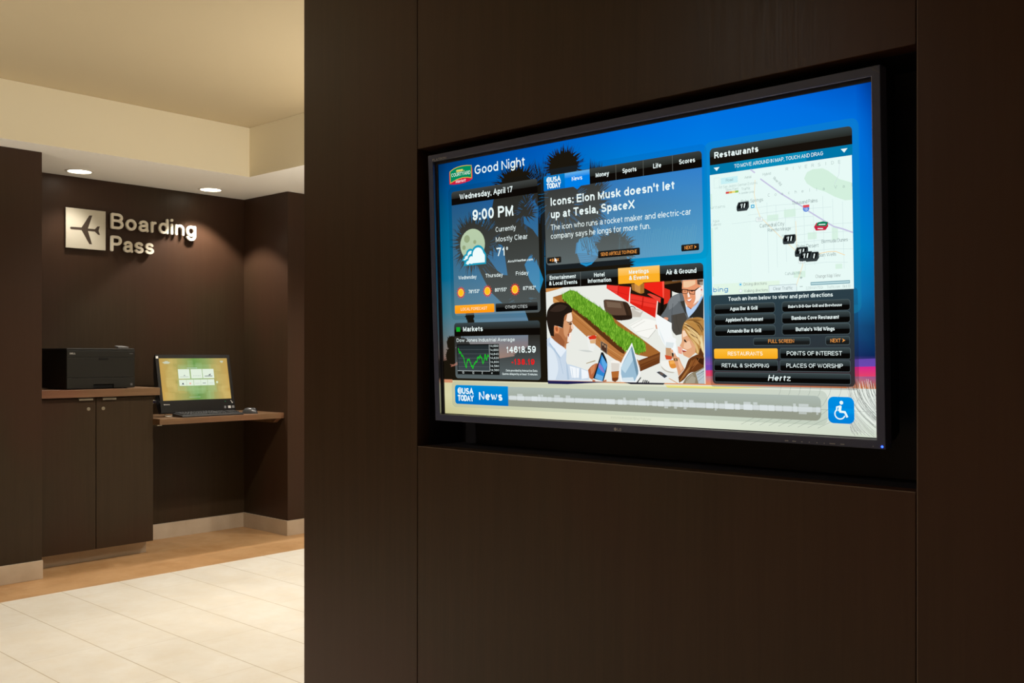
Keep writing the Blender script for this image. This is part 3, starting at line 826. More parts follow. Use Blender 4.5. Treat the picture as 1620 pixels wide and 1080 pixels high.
SW, SH = 1.03, 0.5855
W_, H_ = 1920, 1080
S = Painter(W_, H_, SW, SH)
xs = [0, 60, 300, 600, 1000, 1330, 1600, 1860, 1920]
ys = [0, 120, 300, 500, 640, 740, 830, 870, 931]
sky = [
 [(0,38,82), (0,58,120), (0,74,158), (0,88,186), (0,108,216), (0,114,224), (0,108,224), (0,86,196), (0,48,130)],
 [(0,62,104), (0,78,138), (0,88,164), (0,100,190), (0,124,214), (0,124,226), (0,118,226), (0,112,222), (0,82,184)],
 [(0,84,122), (0,98,142), (6,104,158), (8,112,174), (0,128,190), (0,142,214), (0,134,212), (0,120,214), (0,104,200)],
 [(0,96,132), (8,108,148), (24,116,164), (34,130,186), (14,146,204), (0,164,218), (0,150,212), (0,132,200), (0,118,190)],
 [(40,106,126), (64,122,142), (76,128,158), (66,136,176), (60,150,190), (36,150,200), (24,130,190), (16,116,178), (8,100,160)],
 [(84,108,112), (100,124,134), (112,132,146), (112,128,146), (100,130,160), (70,134,180), (40,104,156), (22,76,124), (12,60,104)],
 [(120,104,96), (146,124,112), (160,128,112), (150,110,100), (110,100,130), (70,90,170), (50,72,136), (22,44,96), (8,36,84)],
 [(110,66,50), (150,98,80), (190,112,84), (190,100,80), (150,90,110), (150,80,170), (130,70,160), (120,70,170), (100,66,168)],
 [(90,40,26), (120,62,40), (150,76,50), (190,110,70), (222,150,90), (230,140,90), (226,130,90), (214,130,66), (204,110,60)],
]
S.grid(xs, ys, sky, 0)
# a broad band of vivid dusk light low on the right of the picture
S.poly([(1318, 862), (1920, 838), (1920, 862), (1318, 880)], (108, 74, 176), 1, a=0.85)
S.poly([(1318, 880), (1920, 862), (1920, 893), (1318, 900)], (226, 30, 132), 1, a=0.9, col2=(232, 70, 90))
S.grid([0, 600, 1300, 1920], [931, 1000, 1080], [[(214,206,160), (228,226,196), (226,230,212), (222,230,222)],
                                                  [(216,212,166), (226,228,200), (224,232,216), (220,230,222)],
                                                  [(196,192,140), (218,220,188), (220,228,206), (206,216,198)]], 0)
rnd = random.Random(3)
INK = (27, 22, 13)
def spikes(p, cx, cy, rx, ry, n, a0, a1, ln=(0.55, 1.0), layer=2, core=0.62, bend=0.1, w=5.5, col=INK):
    if core: p.ell(cx, cy, rx * core, ry * core, col, layer)
    for i in range(n):
        a = R(a0 + (a1 - a0) * (i + rnd.random()) / n)
        l = ln[0] + (ln[1] - ln[0]) * rnd.random() ** 0.6
        b = a + rnd.uniform(-bend, bend) * 2
        ca, sa = math.cos(a), math.sin(a)
        x0, y0 = cx + rx * core * 0.85 * ca, cy - ry * core * 0.85 * sa
        x1, y1 = cx + rx * l * math.cos(b), cy - ry * l * math.sin(b)
        nx, ny = -(y1 - y0), x1 - x0
        d = math.hypot(nx, ny) or 1; ww = w * rnd.uniform(0.6, 1.3)
        p.poly([(x0 - nx / d * ww, y0 - ny / d * ww), (x0 + nx / d * ww, y0 + ny / d * ww), (x1, y1)], col, layer)
# the tall yucca trunk with its sky gaps and leaf heads
S.poly([(330, 190), (600, 120), (606, 190), (598, 480), (604, 700), (604, 935), (0, 935), (0, 905), (40, 880), (90, 870), (200, 862), (330, 842), (420, 832),
        (470, 812), (500, 790), (505, 690), (488, 650), (420, 640), (360, 612), (300, 566), (262, 512), (222, 446), (270, 400), (300, 300)], INK, 1)
SKYG = (8, 106, 160)
S.poly([(286, 420), (330, 372), (372, 376), (384, 412), (398, 503), (372, 500), (340, 480)], SKYG, 2, col2=(34, 120, 172))
S.poly([(486, 206), (575, 190), (567, 362), (540, 330), (495, 303)], (0, 106, 172), 2, col2=(4, 108, 164))
S.poly([(492, 466), (522, 430), (545, 423), (560, 461), (590, 530), (566, 583), (518, 530)], (14, 128, 188), 2, col2=(40, 150, 200))
spikes(S, 492, 255, 90, 70, 34, -60, 60, layer=3, core=0.3, w=4)
spikes(S, 560, 420, 60, 60, 26, 200, 340, layer=3, core=0.25, w=4)
spikes(S, 205, 360, 150, 150, 120, 0, 360, layer=3, core=0.55)
spikes(S, 300, 330, 110, 110, 60, -80, 120, layer=3, core=0.4)
spikes(S, 455, 165, 150, 132, 90, 5, 175, layer=3, core=0.6)
spikes(S, 590, 190, 100, 150, 50, 60, 200, layer=3, core=0.4, w=4)
spikes(S, 704, 112, 112, 100, 90, -8, 188, layer=3, core=0.6)
spikes(S, 690, 230, 130, 130, 60, 150, 380, layer=3, core=0.6)
for i in range(16):
    x = 834 + i * 3.6; S.poly([(x - 2.2, 134), (x + 2.2, 134), (x + rnd.uniform(-2, 5), 84 + rnd.uniform(0, 26) + i)], INK, 3)
S.poly([(600, 200), (800, 180), (860, 300), (840, 380), (760, 400), (740, 520), (602, 530)], INK, 1)
S.poly([(740, 520), (745, 440), (860, 440), (960, 400), (1000, 480), (980, 520)], INK, 1)
spikes(S, 800, 250, 150, 150, 80, -60, 60, layer=3, core=0.5)
spikes(S, 935, 440, 116, 96, 100, -30, 200, layer=3, core=0.6)
spikes(S, 960, 490, 80, 60, 50, 200, 380, layer=3, core=0.5, w=4)
S.poly([(762, 440), (766, 405), (775, 386), (814, 380), (850, 410), (866, 440), (860, 463), (830, 486), (805, 492), (778, 481)], (56, 156, 208), 4, col2=(30, 150, 214))
for i in range(22):
    x = 776 + i * 4.6; S.line([(x, 380), (x + 8, 400 + rnd.uniform(0, 40)), (x + 16 + rnd.uniform(0, 10), 412 + rnd.uniform(0, 50))], 1.6, INK, 5)
for i in range(6):
    S.line([(764, 442 + i * 6), (810, 446 + i * 7), (862, 458 + i * 2)], 1.4, INK, 5)
for i in range(46):           # pale fan of distant leaf lines
    x = 960 + i * 7.4; S.line([(x, 372 + rnd.uniform(0, 20)), (x - 10 - i * 0.2, 474)], 1.5, (92, 180, 214), 3, a=0.55)
def slivers(cx, cy, rx, ry, n, a0, a1, col, r0=0.62, r1=1.0, w=1.5):
    """sky showing between the leaves"""
    for i in range(n):
        a = R(rnd.uniform(a0, a1)); q0 = rnd.uniform(r0, (r0 + r1) / 2); q1 = q0 + rnd.uniform(0.12, 0.34)
        S.line([(cx + rx * q0 * math.cos(a), cy - ry * q0 * math.sin(a)), (cx + rx * q1 * math.cos(a + 0.06), cy - ry * q1 * math.sin(a + 0.06))], w * rnd.uniform(0.6, 1.4), col, 5, a=0.75)
slivers(205, 360, 150, 150, 110, 0, 360, (0, 96, 146))
slivers(455, 165, 150, 132, 60, 0, 180, (0, 86, 156))
slivers(590, 190, 100, 150, 60, 60, 260, (0, 96, 166), r0=0.3)
slivers(704, 112, 112, 100, 60, 0, 180, (0, 90, 176))
slivers(690, 230, 130, 140, 60, 150, 380, (10, 112, 170), r0=0.5)
slivers(800, 250, 150, 160, 70, -70, 60, (0, 124, 190), r0=0.5)
slivers(935, 440, 116, 96, 70, -30, 200, (20, 140, 200))
slivers(520, 260, 90, 90, 50, 0, 360, (0, 100, 160), r0=0.3)
slivers(470, 590, 80, 60, 30, 180, 360, (70, 120, 150), r0=0.5)
# low trees on the left horizon
for (x, y, r) in ((175, 660, 34), (180, 690, 26), (60, 775, 40), (95, 765, 36), (130, 800, 60), (60, 830, 50), (20, 880, 40), (250, 850, 60), (180, 850, 60)):
    spikes(S, x, y, r, r, 26, 0, 360, layer=2, core=0.75, w=4)
spikes(S, 470, 838, 60, 44, 40, 0, 180, layer=2, core=0.7, w=4)
for i in range(120):          # wavy relief lines at the lower right
    u_ = i / 119.0
    if u_ < 0.6: x0, y0 = 1818 + 96 * u_ / 0.6, 900 + 36 * rnd.random()
    else: x0, y0 = 1826, 940 + 125 * (u_ - 0.6) / 0.4
    c = (36, 42, 46) if i % 2 else (246, 250, 244)
    pts = [(x0 + 104 * (q / 9) ** 1.5 * 0.9, y0 + 128 * (q / 9) ** 0.8 + rnd.uniform(-1, 1)) for q in range(10)]
    pts = [q for q in pts if q[0] < 1917 and q[1] < 1077]
    if len(pts) > 2: S.line(pts, rnd.uniform(0.8, 1.7), c, 4, a=rnd.uniform(0.35, 0.8))
for i in range(9):
    x = 1560 + i * 34
    S.line([(x + 40, 926), (x + 34, 950), (x + 12, 985), (x - 40, 1025), (x - 110, 1060)], 1.1, (96, 104, 104), 3, a=0.6)
S.line([(1735, 1000), (1840, 1000), (1912, 1002)], 1.4, (120, 126, 120), 3, a=0.7)
S.poly([(600, 928), (900, 928), (700, 940), (600, 940)], (30, 30, 80), 3)
S.poly([(960, 926), (1150, 926), (1142, 933), (1000, 934)], (36, 34, 44), 3)
S.poly([(1150, 935), (1560, 935), (1340, 944), (1160, 944)], (240, 226, 90), 3, a=0.8)
S.rrect(-2, 932, 58, 946, 2, (206, 140, 104), 3)
screen = S.build('screen', tv, DISPLAY_BASE)
screen.location = (-HW + 0.018, 0.0122, 0.602)

CREAM = (236, 250, 248)
def gloss_header(p, x0, y0, x1, y1, r, layer, corners='1100', top=(64, 68, 66), mid=(36, 36, 33), low=(13, 9, 6)):
    ym = y0 + (y1 - y0) * 0.52
    p.rrect(x0, y0, x1, ym, r, top, layer, corners=corners, col2=mid)
    p.rect(x0, ym, x1, y1, low, layer)
def gloss_button(p, x0, y0, x1, y1, r, layer, top=(58, 70, 72), mid=(34, 40, 42), low=(8, 7, 6), rim=(84, 100, 104)):
    p.rrect(x0 - 1.5, y0 - 1.5, x1 + 1.5, y1 + 1.5, r + 1.5, rim, layer, a=0.8)
    ym = (y0 + y1) / 2
    p.rrect(x0, y0, x1, y1, r, low, layer + 1)
    p.rrect(x0, y0, x1, ym, r, top, layer + 2, corners='1100', col2=mid)
def body(p, x0, y0, x1, y1, r, layer, top=((150, 156, 148), 0.05), low=((164, 180, 182), 0.20), corners='0011'):
    p.rrect(x0, y0, x1, y1, r, top[0], layer, corners=corners, a=top[1], col2=low[0], a2=low[1])
def PP(): return Painter(W_, H_, SW, SH)

# ---- greeting and hotel emblem
p = PP()
p.text('Good Night', 226, 75, 38, CREAM, 8, x1=508, wt=0.145)
p.build('greeting_text', screen)
p = PP()
p.poly([(74, 48), (80, 44), (140, 40), (205, 42), (212, 44), (213, 90), (196, 97), (168, 101), (139, 103), (100, 102), (73, 98)], (206, 24, 60), 8)
p.poly([(77, 44), (98, 35), (122, 30), (150, 28), (180, 29), (209, 33), (208, 88), (182, 82), (152, 80), (120, 84), (78, 95)], (214, 182, 70), 9)
p.poly([(80, 46), (100, 38), (123, 33), (150, 31), (180, 32), (206, 35), (205, 84), (182, 79), (152, 77), (118, 81), (81, 91)], (0, 138, 92), 10)
p.text('COURTYARD', 87, 69, 15, (226, 250, 236), 12, x1=201, wt=0.13)
for dx, w in ((0, 16), (12, 20), (26, 16)):
    p.ell(124 + dx, 46, w / 2, 4, (226, 206, 110), 12, n=10)
p.line([(116, 52), (168, 50)], 1.6, (226, 206, 110), 12)
p.text('Marriott', 112, 97, 13, (255, 240, 244), 12, x1=172, wt=0.15, slant=0.15)
p.build('hotel_emblem', screen)

# ---- weather panel
p = PP()
p.rrect(64, 112, 590, 676, 22, (8, 20, 24), 6, a=0.18)
gloss_header(p, 83, 132, 571, 189, 14, 8)
body(p, 83, 189, 571, 658, 16, 7)
p.text('Wednesday, April 17', 133, 170, 23.5, CREAM, 12, x1=437, wt=0.175)
p.text('9:00 PM', 207, 265, 45, CREAM, 12, x1=440, wt=0.195)
p.ell(202, 364, 73, 66, (184, 205, 170), 12, col2=(176, 198, 168))
for cx, cy, r in ((170, 338, 17), (216, 354, 9), (151, 373, 10)):
    p.ell(cx, cy, r, r * 0.95, (150, 168, 128), 13, n=18)
CLOUD = (26, 158, 190)
for cx, cy, r in ((188, 404, 24), (164, 416, 16), (150, 422, 9)): p.ell(cx, cy, r * 1.1, r, CLOUD, 14, n=20)
p.poly([(134, 426), (192, 400), (200, 430), (146, 430)], CLOUD, 14)
for cx, cy, r in ((190, 406, 17), (166, 418, 10)): p.ell(cx, cy, r * 1.1, r, (236, 250, 250), 15, n=20)
p.poly([(144, 424), (190, 404), (196, 424), (150, 426)], (236, 250, 250), 15)
for cx, cy, r in ((233, 406, 38), (194, 424, 22), (256, 416, 24), (168, 436, 14)): p.ell(cx, cy, r * 1.05, r, CLOUD, 16, n=24)
p.poly([(147, 450), (152, 432), (240, 400), (281, 412), (279, 449)], CLOUD, 16)
for cx, cy, r in ((233, 408, 30), (194, 428, 16), (254, 418, 18), (172, 438, 8)): p.ell(cx, cy, r * 1.05, r, (238, 252, 252), 17, n=24)
p.poly([(158, 442), (172, 430), (240, 404), (273, 416), (272, 442)], (238, 252, 252), 17)
p.text('Currently', 338, 323, 20, CREAM, 12, x1=450, wt=0.12)
p.text('Mostly Clear', 338, 364, 21, CREAM, 12, x1=513, wt=0.12)
p.text('71', 340, 422, 34, CREAM, 12, x1=388, wt=0.16); p.text('*', 394, 422, 34, CREAM, 12, wt=0.1)
p.text('AccuWeather.com', 401, 452, 10, CREAM, 12, x1=537, wt=0.23, slant=0.2)
for t_, x0, x1 in (('Wednesday', 113, 220), ('Thursday', 273, 372), ('Friday', 444, 512)):
    p.text(t_, x0, 506, 15.5, CREAM, 12, x1=x1, wt=0.135)
for cx in (125, 282, 437):
    for i in range(14):
        a = 2 * math.pi * i / 14
        p.poly([(cx + 18 * math.cos(a - 0.2), 562 + 18 * math.sin(a - 0.2)), (cx + 18 * math.cos(a + 0.2), 562 + 18 * math.sin(a + 0.2)), (cx + 28 * math.cos(a), 562 + 27 * math.sin(a))], (226, 60, 34), 12)
    p.ell(cx, 562, 20, 19, (226, 60, 34), 12); p.ell(cx, 562, 17, 16.5, (255, 232, 150), 13); p.ell(cx, 562, 15, 15, (252, 192, 28), 14)
for t_, x0, x1 in (('78*/53*', 171, 235), ('80*/55*', 325, 391), ('87*/62*', 481, 548)):
    p.text(t_, x0, 567, 15, CREAM, 12, x1=x1, wt=0.16)
p.rrect(85, 615, 319, 650, 5, (255, 172, 40), 10, col2=(255, 150, 8))
p.text('LOCAL FORECAST', 122, 638, 12, (255, 244, 224), 13, x1=278, wt=0.14)
gloss_button(p, 327, 616, 557, 649, 4, 9, top=(56, 58, 56), mid=(30, 30, 28))
p.text('OTHER CITIES', 381, 638, 12, (220, 228, 226), 13, x1=502, wt=0.13)
p.build('weather_panel', screen)

# ---- markets panel
p = PP()
gloss_header(p, 78, 690, 566, 747, 14, 8, top=(58, 70, 74))
body(p, 78, 747, 564, 926, 16, 7, top=((120, 124, 124), 0.07), low=((130, 148, 152), 0.42))
p.rect(91, 708, 114, 727, (20, 170, 40), 12)
p.text('Markets', 132, 727, 21, CREAM, 12, x1=249, wt=0.19)
p.text('Dow Jones Industrial Average', 91, 771, 15, CREAM, 12, x1=429, wt=0.13)
p.rect(92, 781, 339, 909, (16, 18, 17), 9)
p.rect(96, 786, 284, 894, (34, 42, 44), 10, col2=(62, 72, 76))
for i in range(1, 6): p.line([(96, 786 + i * 18), (284, 786 + i * 18)], 1.2, (110, 120, 122), 11, a=0.6)
p.line([(284, 784), (284, 894), (92, 894)], 1.6, (216, 226, 226), 12)
for i, t_ in enumerate(('14,680', '14,660', '14,640', '14,620', '14,600', '14,580', '14,560')):
    p.text(t_, 288, 794 + i * 16.6, 9.5, (206, 220, 218), 12, x1=336, wt=0.17)
for t_, x in (('10', 120), ('12', 180), ('2', 236), ('4', 292)): p.text(t_, x, 906, 9.5, (220, 230, 228), 12, wt=0.16)
gx, gy, pts = 97, 795, []
tr = [(0, 0.05), (.04, .3), (.07, .22), (.12, .42), (.16, .4), (.2, .62), (.25, .92), (.3, .62), (.34, .55), (.38, .6), (.43, .82), (.47, .9), (.5, .84), (.53, .72), (.57, .7), (.61, .62), (.64, .4), (.68, .5), (.72, .42), (.76, .46), (.8, .7), (.85, .5), (.88, .36), (.92, .58), (.96, .4), (1, .42)]
for (a, b), (c_, d_) in zip(tr, tr[1:]):
    for q in range(4):
        t_ = q / 4
        pts.append((98 + 184 * (a + (c_ - a) * t_), 790 + 100 * (b + (d_ - b) * t_ + rnd.uniform(-.06, .06))))
p.line(pts, 3.0, (0, 214, 20), 13)
p.text('14618.59', 381, 818, 27, CREAM, 12, x1=541, wt=0.185)
p.text('-138.19', 408, 866, 23, (240, 18, 20), 12, x1=533, wt=0.205)
p.text('Data provided by Interactive Data', 376, 894, 8.5, CREAM, 12, x1=546, wt=0.17)
p.text('Quotes delayed by at least 15 minutes', 354, 908, 8.5, CREAM, 12, x1=546, wt=0.17)
p.build('markets_panel', screen)

# ---- news panel
p = PP()
def newspaper_logo(p, x0, x1, base1, base2, cap, layer, bg):
    r_ = cap * 0.52
    p.ell(x0 + r_, base1 - r_, r_ * 1.05, r_ * 1.05, CREAM, layer, n=18)
    for i in range(4): p.rect(x0 + r_ * 0.5, base1 - r_ * 1.7 + i * r_ * 0.42, x0 + r_ * 2.1, base1 - r_ * 1.55 + i * r_ * 0.42, bg, layer + 1)
    p.text('USA', x0 + r_ * 1.9, base1, cap, CREAM, layer + 2, x1=x1, wt=0.22, gap=0.05)
    p.text('TODAY', x0, base2, cap, CREAM, layer + 2, x1=x1, wt=0.22, gap=0.04)
p.rrect(588, 106, 1338, 496, 24, (10, 60, 84), 6, a=0.14)
gloss_header(p, 606, 128, 1319, 185, 14, 8, corners='0100', top=(58, 64, 62), mid=(34, 36, 32))
body(p, 606, 185, 1318, 477, 18, 7, top=((160, 160, 148), 0.09), low=((168, 184, 184), 0.26))
p.rrect(604, 130, 711, 186, 6, (0, 124, 200), 10, corners='1000', col2=(0, 108, 196))
p.rect(711, 130, 832, 186, (96, 176, 232), 11, col2=(0, 128, 232)); p.rect(711, 150, 832, 186, (0, 128, 232), 12)
p.rect(711, 130, 832, 150, (104, 180, 236), 12, col2=(14, 134, 232))
p.poly([(752, 186), (790, 186), (771, 198)], (0, 124, 226), 12)
newspaper_logo(p, 619, 690, 157, 180, 21, 14, (0, 118, 200))
for x in (954, 1076, 1200): p.line([(x, 129), (x, 184)], 1.6, (120, 122, 116), 11, a=0.7)
for t_, x0, x1 in (('News', 746, 796), ('Money', 861, 922), ('Sports', 984, 1046), ('Life', 1119, 1153), ('Scores', 1227, 1292)):
    p.text(t_, x0, 163.5, 16.5, CREAM, 14, x1=x1, wt=0.175)
p.text("Icons: Elon Musk doesn't let", 637, 247, 31, CREAM, 12, x1=1207, wt=0.185)
p.text('up at Tesla, SpaceX', 637, 296, 31, CREAM, 12, x1=1034, wt=0.185)
p.text('The icon who runs a rocket maker and electric-car', 634, 341, 21.5, CREAM, 12, x1=1272, wt=0.115)
p.text('company says he longs for more fun.', 634, 375, 21.5, CREAM, 12, x1=1100, wt=0.115)
OR = (246, 160, 74)
for x0, x1, y0, y1 in ((612, 683, 446, 469), (863, 1053, 439, 465), (1229, 1301, 443, 466)):
    p.rrect(x0, y0, x1, y1, 4, (38, 36, 32), 9, col2=(20, 16, 13))
p.text('BACK', 637, 463, 11, OR, 12, x1=672, wt=0.17); p.poly([(624, 457), (632, 452), (632, 462)], OR, 12)
p.poly([(650, 448), (650, 466), (654, 462), (659, 471), (662, 469), (658, 461), (664, 461)], (246, 250, 250), 14)
p.text('SEND ARTICLE TO PHONE', 876, 458, 12.5, OR, 12, x1=1040, wt=0.15)
p.text('NEXT', 1243, 460, 12, OR, 12, x1=1276, wt=0.17); p.poly([(1291, 454), (1281, 448), (1284, 454), (1281, 460)], OR, 12)
p.build('news_panel', screen)

# ---- events panel and its picture
p = PP()
gloss_header(p, 602, 510, 1316, 566, 14, 8, top=(62, 72, 74), mid=(36, 40, 40))
p.rect(954, 508, 1137, 566, (252, 176, 40), 10); p.rect(954, 508, 1137, 536, (255, 202, 112), 11, col2=(252, 184, 64))
p.line([(777, 511), (776, 565)], 1.6, (130, 134, 130), 11, a=0.7)
for t_, x0, x1, b in (('Entertainment', 623, 754, 533), ('& Local Events', 619, 760, 555), ('Hotel', 842, 891, 534), ('Information', 812, 921, 555),
                      ('Meetings', 1003, 1090, 532), ('& Events', 1003, 1089, 554), ('Air & Ground', 1164, 1288, 543)):
    p.text(t_, x0, b, 15.5 if b != 543 else 17, CREAM, 14, x1=x1, wt=0.18)
p.build('events_tabs', screen)
p = PP()
p.EPS = 8e-6
def inside(q, poly_):
    r_ = False; n = len(poly_)
    for i in range(n):
        (x0, y0), (x1, y1) = poly_[i], poly_[i - 1]
        if (y0 > q[1]) != (y1 > q[1]) and q[0] < (x1 - x0) * (q[1] - y0) / (y1 - y0) + x0: r_ = not r_
    return r_
def soften(pts):
    """round the gentle corners of an outline, keep the sharp ones"""
    for _ in range(2):
        out = []; n = len(pts)
        for i in range(n):
            a, c, d = pts[i - 1], pts[i], pts[(i + 1) % n]
            u = (a[0] - c[0], a[1] - c[1]); v = (d[0] - c[0], d[1] - c[1])
            lu, lv = math.hypot(*u) or 1, math.hypot(*v) or 1
            if (u[0] * v[0] + u[1] * v[1]) / (lu * lv) > -0.6 or c[0] in (601, 1316) or c[1] in (566, 927): out.append(c)
            else: out += [(c[0] + u[0] * 0.25, c[1] + u[1] * 0.25), (c[0] + v[0] * 0.25, c[1] + v[1] * 0.25)]
        pts = out
    return pts
lay = 20
for row in PICTURE.strip().split('\n'):
    h, *pp = row.split(' ')
    pts = [tuple(map(int, s_.split(','))) for s_ in pp]
    g_ = h.startswith('*'); h = h.lstrip('*')
    if h[0] == '~':
        p.line(pts, float(h[1:4]), '#' + h[5:], lay, a=0.85); lay += 1
        continue
    # drop doubled corners
    q_ = [pts[i] for i in range(len(pts)) if pts[i] != pts[i - 1]]
    if len(q_) >= 3: p.poly(soften(q_), '#' + h, lay)
    lay += 1
    if g_:
        X0, X1 = min(a for a, b in q_), max(a for a, b in q_); Y0, Y1 = min(b for a, b in q_), max(b for a, b in q_)
        n_ = 0
        blades = []
        while n_ < 1500:
            x, y = rnd.uniform(X0, X1), rnd.uniform(Y0, Y1)
            if inside((x, y), q_): blades.append((y, x)); n_ += 1
        for y, x in sorted(blades):
            t_ = rnd.random(); hgt = rnd.uniform(9, 20); lean = rnd.uniform(-5, 5)
            p.poly([(x - 1.8, y + 6), (x + 1.8, y + 6), (x + lean, max(568, y - hgt + 6))], (58 + 92 * t_, 118 + 88 * t_, 14 + 52 * t_), lay)
        lay += 1
p.poly([(1023, 564), (1072, 564), (1047, 578)], (252, 176, 40), lay)
p.build('meeting_picture', screen)

# ---- restaurants panel with map
p = PP()
p.rrect(1328, 104, 1871, 700, 26, (24, 140, 176), 6, a=0.30)
p.rrect(1336, 620, 1860, 936, 12, (20, 26, 30), 6, a=0.35)
gloss_header(p, 1350, 127, 1850, 183, 14, 8, top=(60, 70, 70), mid=(38, 40, 36), low=(22, 17, 12))
p.text('Restaurants', 1368, 162, 21, CREAM, 12, x1=1533, wt=0.20)
p.poly([(1350, 183), (1850, 183), (1850, 216), (1350, 216)], (0, 118, 168), 9)
p.poly([(1450, 183), (1700, 183), (1700, 216), (1450, 216)], (10, 152, 196), 10, a=0.6)
p.text('TO MOVE AROUND IN MAP, TOUCH AND DRAG', 1443, 203.5, 12, CREAM, 12, x1=1756, wt=0.145)
for x in (1376, 1824): p.poly([(x - 11, 193), (x + 11, 193), (x, 205)], CREAM, 12)
p.build('restaurant_header', screen)
p = PP()
p.rect(1349, 216, 1848, 624, (232, 250, 246), 9)
p.rect(1349, 216, 1500, 624, (226, 248, 242), 10, a=0.4)
p.rect(1354, 586, 1600, 623, (226, 246, 228), 10)
p.poly([(1691, 268), (1701, 250), (1720, 243), (1753, 244), (1771, 254), (1807, 284), (1848, 300), (1848, 352), (1824, 351), (1792, 337), (1761, 318), (1724, 303), (1700, 285)], (212, 240, 222), 10)
for x0, y0, x1, y1 in ((1350, 280, 1356, 330), (1350, 395, 1357, 560), (1560, 372, 1600, 392), (1620, 360, 1660, 385), (1700, 440, 1730, 462), (1780, 430, 1800, 470), (1650, 560, 1690, 580), (1790, 545, 1812, 560)):
    p.rect(x0, y0, x1, y1, (212, 240, 222), 11, a=0.8)
for i in range(9):
    p.line([(1560 + i * 32, 330 + (i % 3) * 12), (1562 + i * 32, 560 - (i % 4) * 16)], 1.1, (206, 226, 226), 11)
for y, x0, x1 in ((345, 1470, 1700), (365, 1490, 1780), (388, 1430, 1720), (420, 1560, 1848), (446, 1600, 1848), (470, 1640, 1840), (500, 1700, 1848), (540, 1690, 1830)):
    p.line([(x0, y), ((x0 + x1) / 2, y - 3), (x1, y + 2)], 1.1, (206, 226, 226), 11)
p.line([(1519, 252), (1515, 298), (1522, 340), (1534, 373), (1568, 408), (1600, 440), (1665, 500), (1682, 540), (1660, 600), (1655, 623)], 2.2, (246, 228, 190), 12)
p.line([(1690, 506), (1734, 509), (1767, 505), (1792, 506), (1821, 519)], 2.4, (246, 220, 176), 12)
p.line([(1660, 400), (1662, 500)], 1.8, (246, 228, 190), 12)
p.line([(1809, 230), (1806, 270), (1790, 300)], 1.2, (206, 220, 226), 12)
p.line([(1503, 216), (1519, 229)], 5, (204, 200, 228), 13)
p.line([(1538, 251), (1609, 306), (1685, 357), (1706, 374), (1759, 410), (1786, 428), (1815, 438), (1848, 452)], 4.4, (198, 196, 226), 13)
MG = (112, 132, 132); ML = (150, 172, 170)
def mtext(t_, x0, x1, b, cap, c=MG, wt=0.1, gap=0.13): p.text(t_, x0, b, cap, c, 15, x1=x1, wt=wt, gap=gap)
p.rect(1391, 231, 1455, 252, (200, 240, 244), 12)
mtext('Road', 1411, 1437, 245, 9, (100, 140, 146)); mtext('Aerial', 1481, 1505, 244, 9, ML); mtext('Hybrid', 1547, 1576, 242, 9, ML)
mtext('Mt San Jacinto German Estates', 1386, 1527, 266, 9, ML, 0.08)
mtext('Slow Fast', 1409, 1457, 277, 9, ML); mtext('Traffic', 1468, 1501, 281, 9, ML); mtext('A-Jumbler-Lindy', 1458, 1515, 293, 7, ML)
p.line([(1365, 228), (1385, 228), (1385, 262), (1365, 262), (1365, 228)], 1, (206, 226, 226), 12)
for i, c in enumerate(((214, 70, 70), (226, 170, 80), (240, 226, 130), (150, 196, 90))): p.rect(1409 + i * 12, 279, 1421 + i * 12, 286, c, 13)
mtext('Palm Springs', 1466, 1547, 324, 11); p.rrect(1502, 332, 1515, 343, 2, (20, 168, 214), 13); p.rect(1505, 335, 1512, 340, (226, 246, 246), 14)
mtext('untains', 1350, 1406, 331, 10, ML, 0.08); mtext('Agua', 1356, 1382, 377, 9, ML, 0.08); mtext('Caliente', 1351, 1389, 389, 9, ML, 0.08); mtext('I.R.', 1364, 1378, 402, 8, ML, 0.08)
for t_, x0, y0, x1, y1 in (('111', 1519, 375, 1544, 390), ('74', 1667, 522, 1689, 536)):
    p.rrect(x0, y0, x1, y1, 3, (190, 208, 208), 13); p.rrect(x0 + 1.3, y0 + 1.3, x1 - 1.3, y1 - 1.3, 2.5, (240, 250, 248), 14)
    p.text(t_, (x0 + x1) / 2, y1 - 4, 8, MG, 15, align='c', wt=0.12)
mtext('Cathedral City', 1533, 1620, 410, 12); mtext('Rancho Mirage', 1562, 1643, 426, 10.5); mtext('Thousand Palms', 1648, 1735, 347, 11)
for t_, x0, x1, b in (('RIVERSIDE', 1633, 1808, 236), ('Coachella', 1568, 1756, 312), ('Val', 1795, 1847, 312)):
    n_ = len(t_) - 1
    for i, ch in enumerate(t_): p.text(ch, x0 + (x1 - x0) * i / n_, b, 10, ML, 15, align='c', wt=0.1)
p.text('River Rd', 1583, 256, 9, MG, 15, x1=1620, wt=0.1, rot=46)
mtext('Bermuda Dunes', 1746, 1831, 477, 11); mtext('Palm Desert', 1662, 1736, 488, 12); mtext('Indian Wells', 1724, 1793, 519, 11); mtext('Cahuilla Hills', 1620, 1677, 570, 9.5, ML)
mtext('Hwy', 1612, 1628, 446, 8, ML)
p.ell(1696, 364, 11, 10, (100, 140, 220), 14, n=18); p.rect(1686, 352, 1707, 360, (226, 80, 90), 15); p.text('10', 1696, 370, 8, CREAM, 16, align='c', wt=0.14)
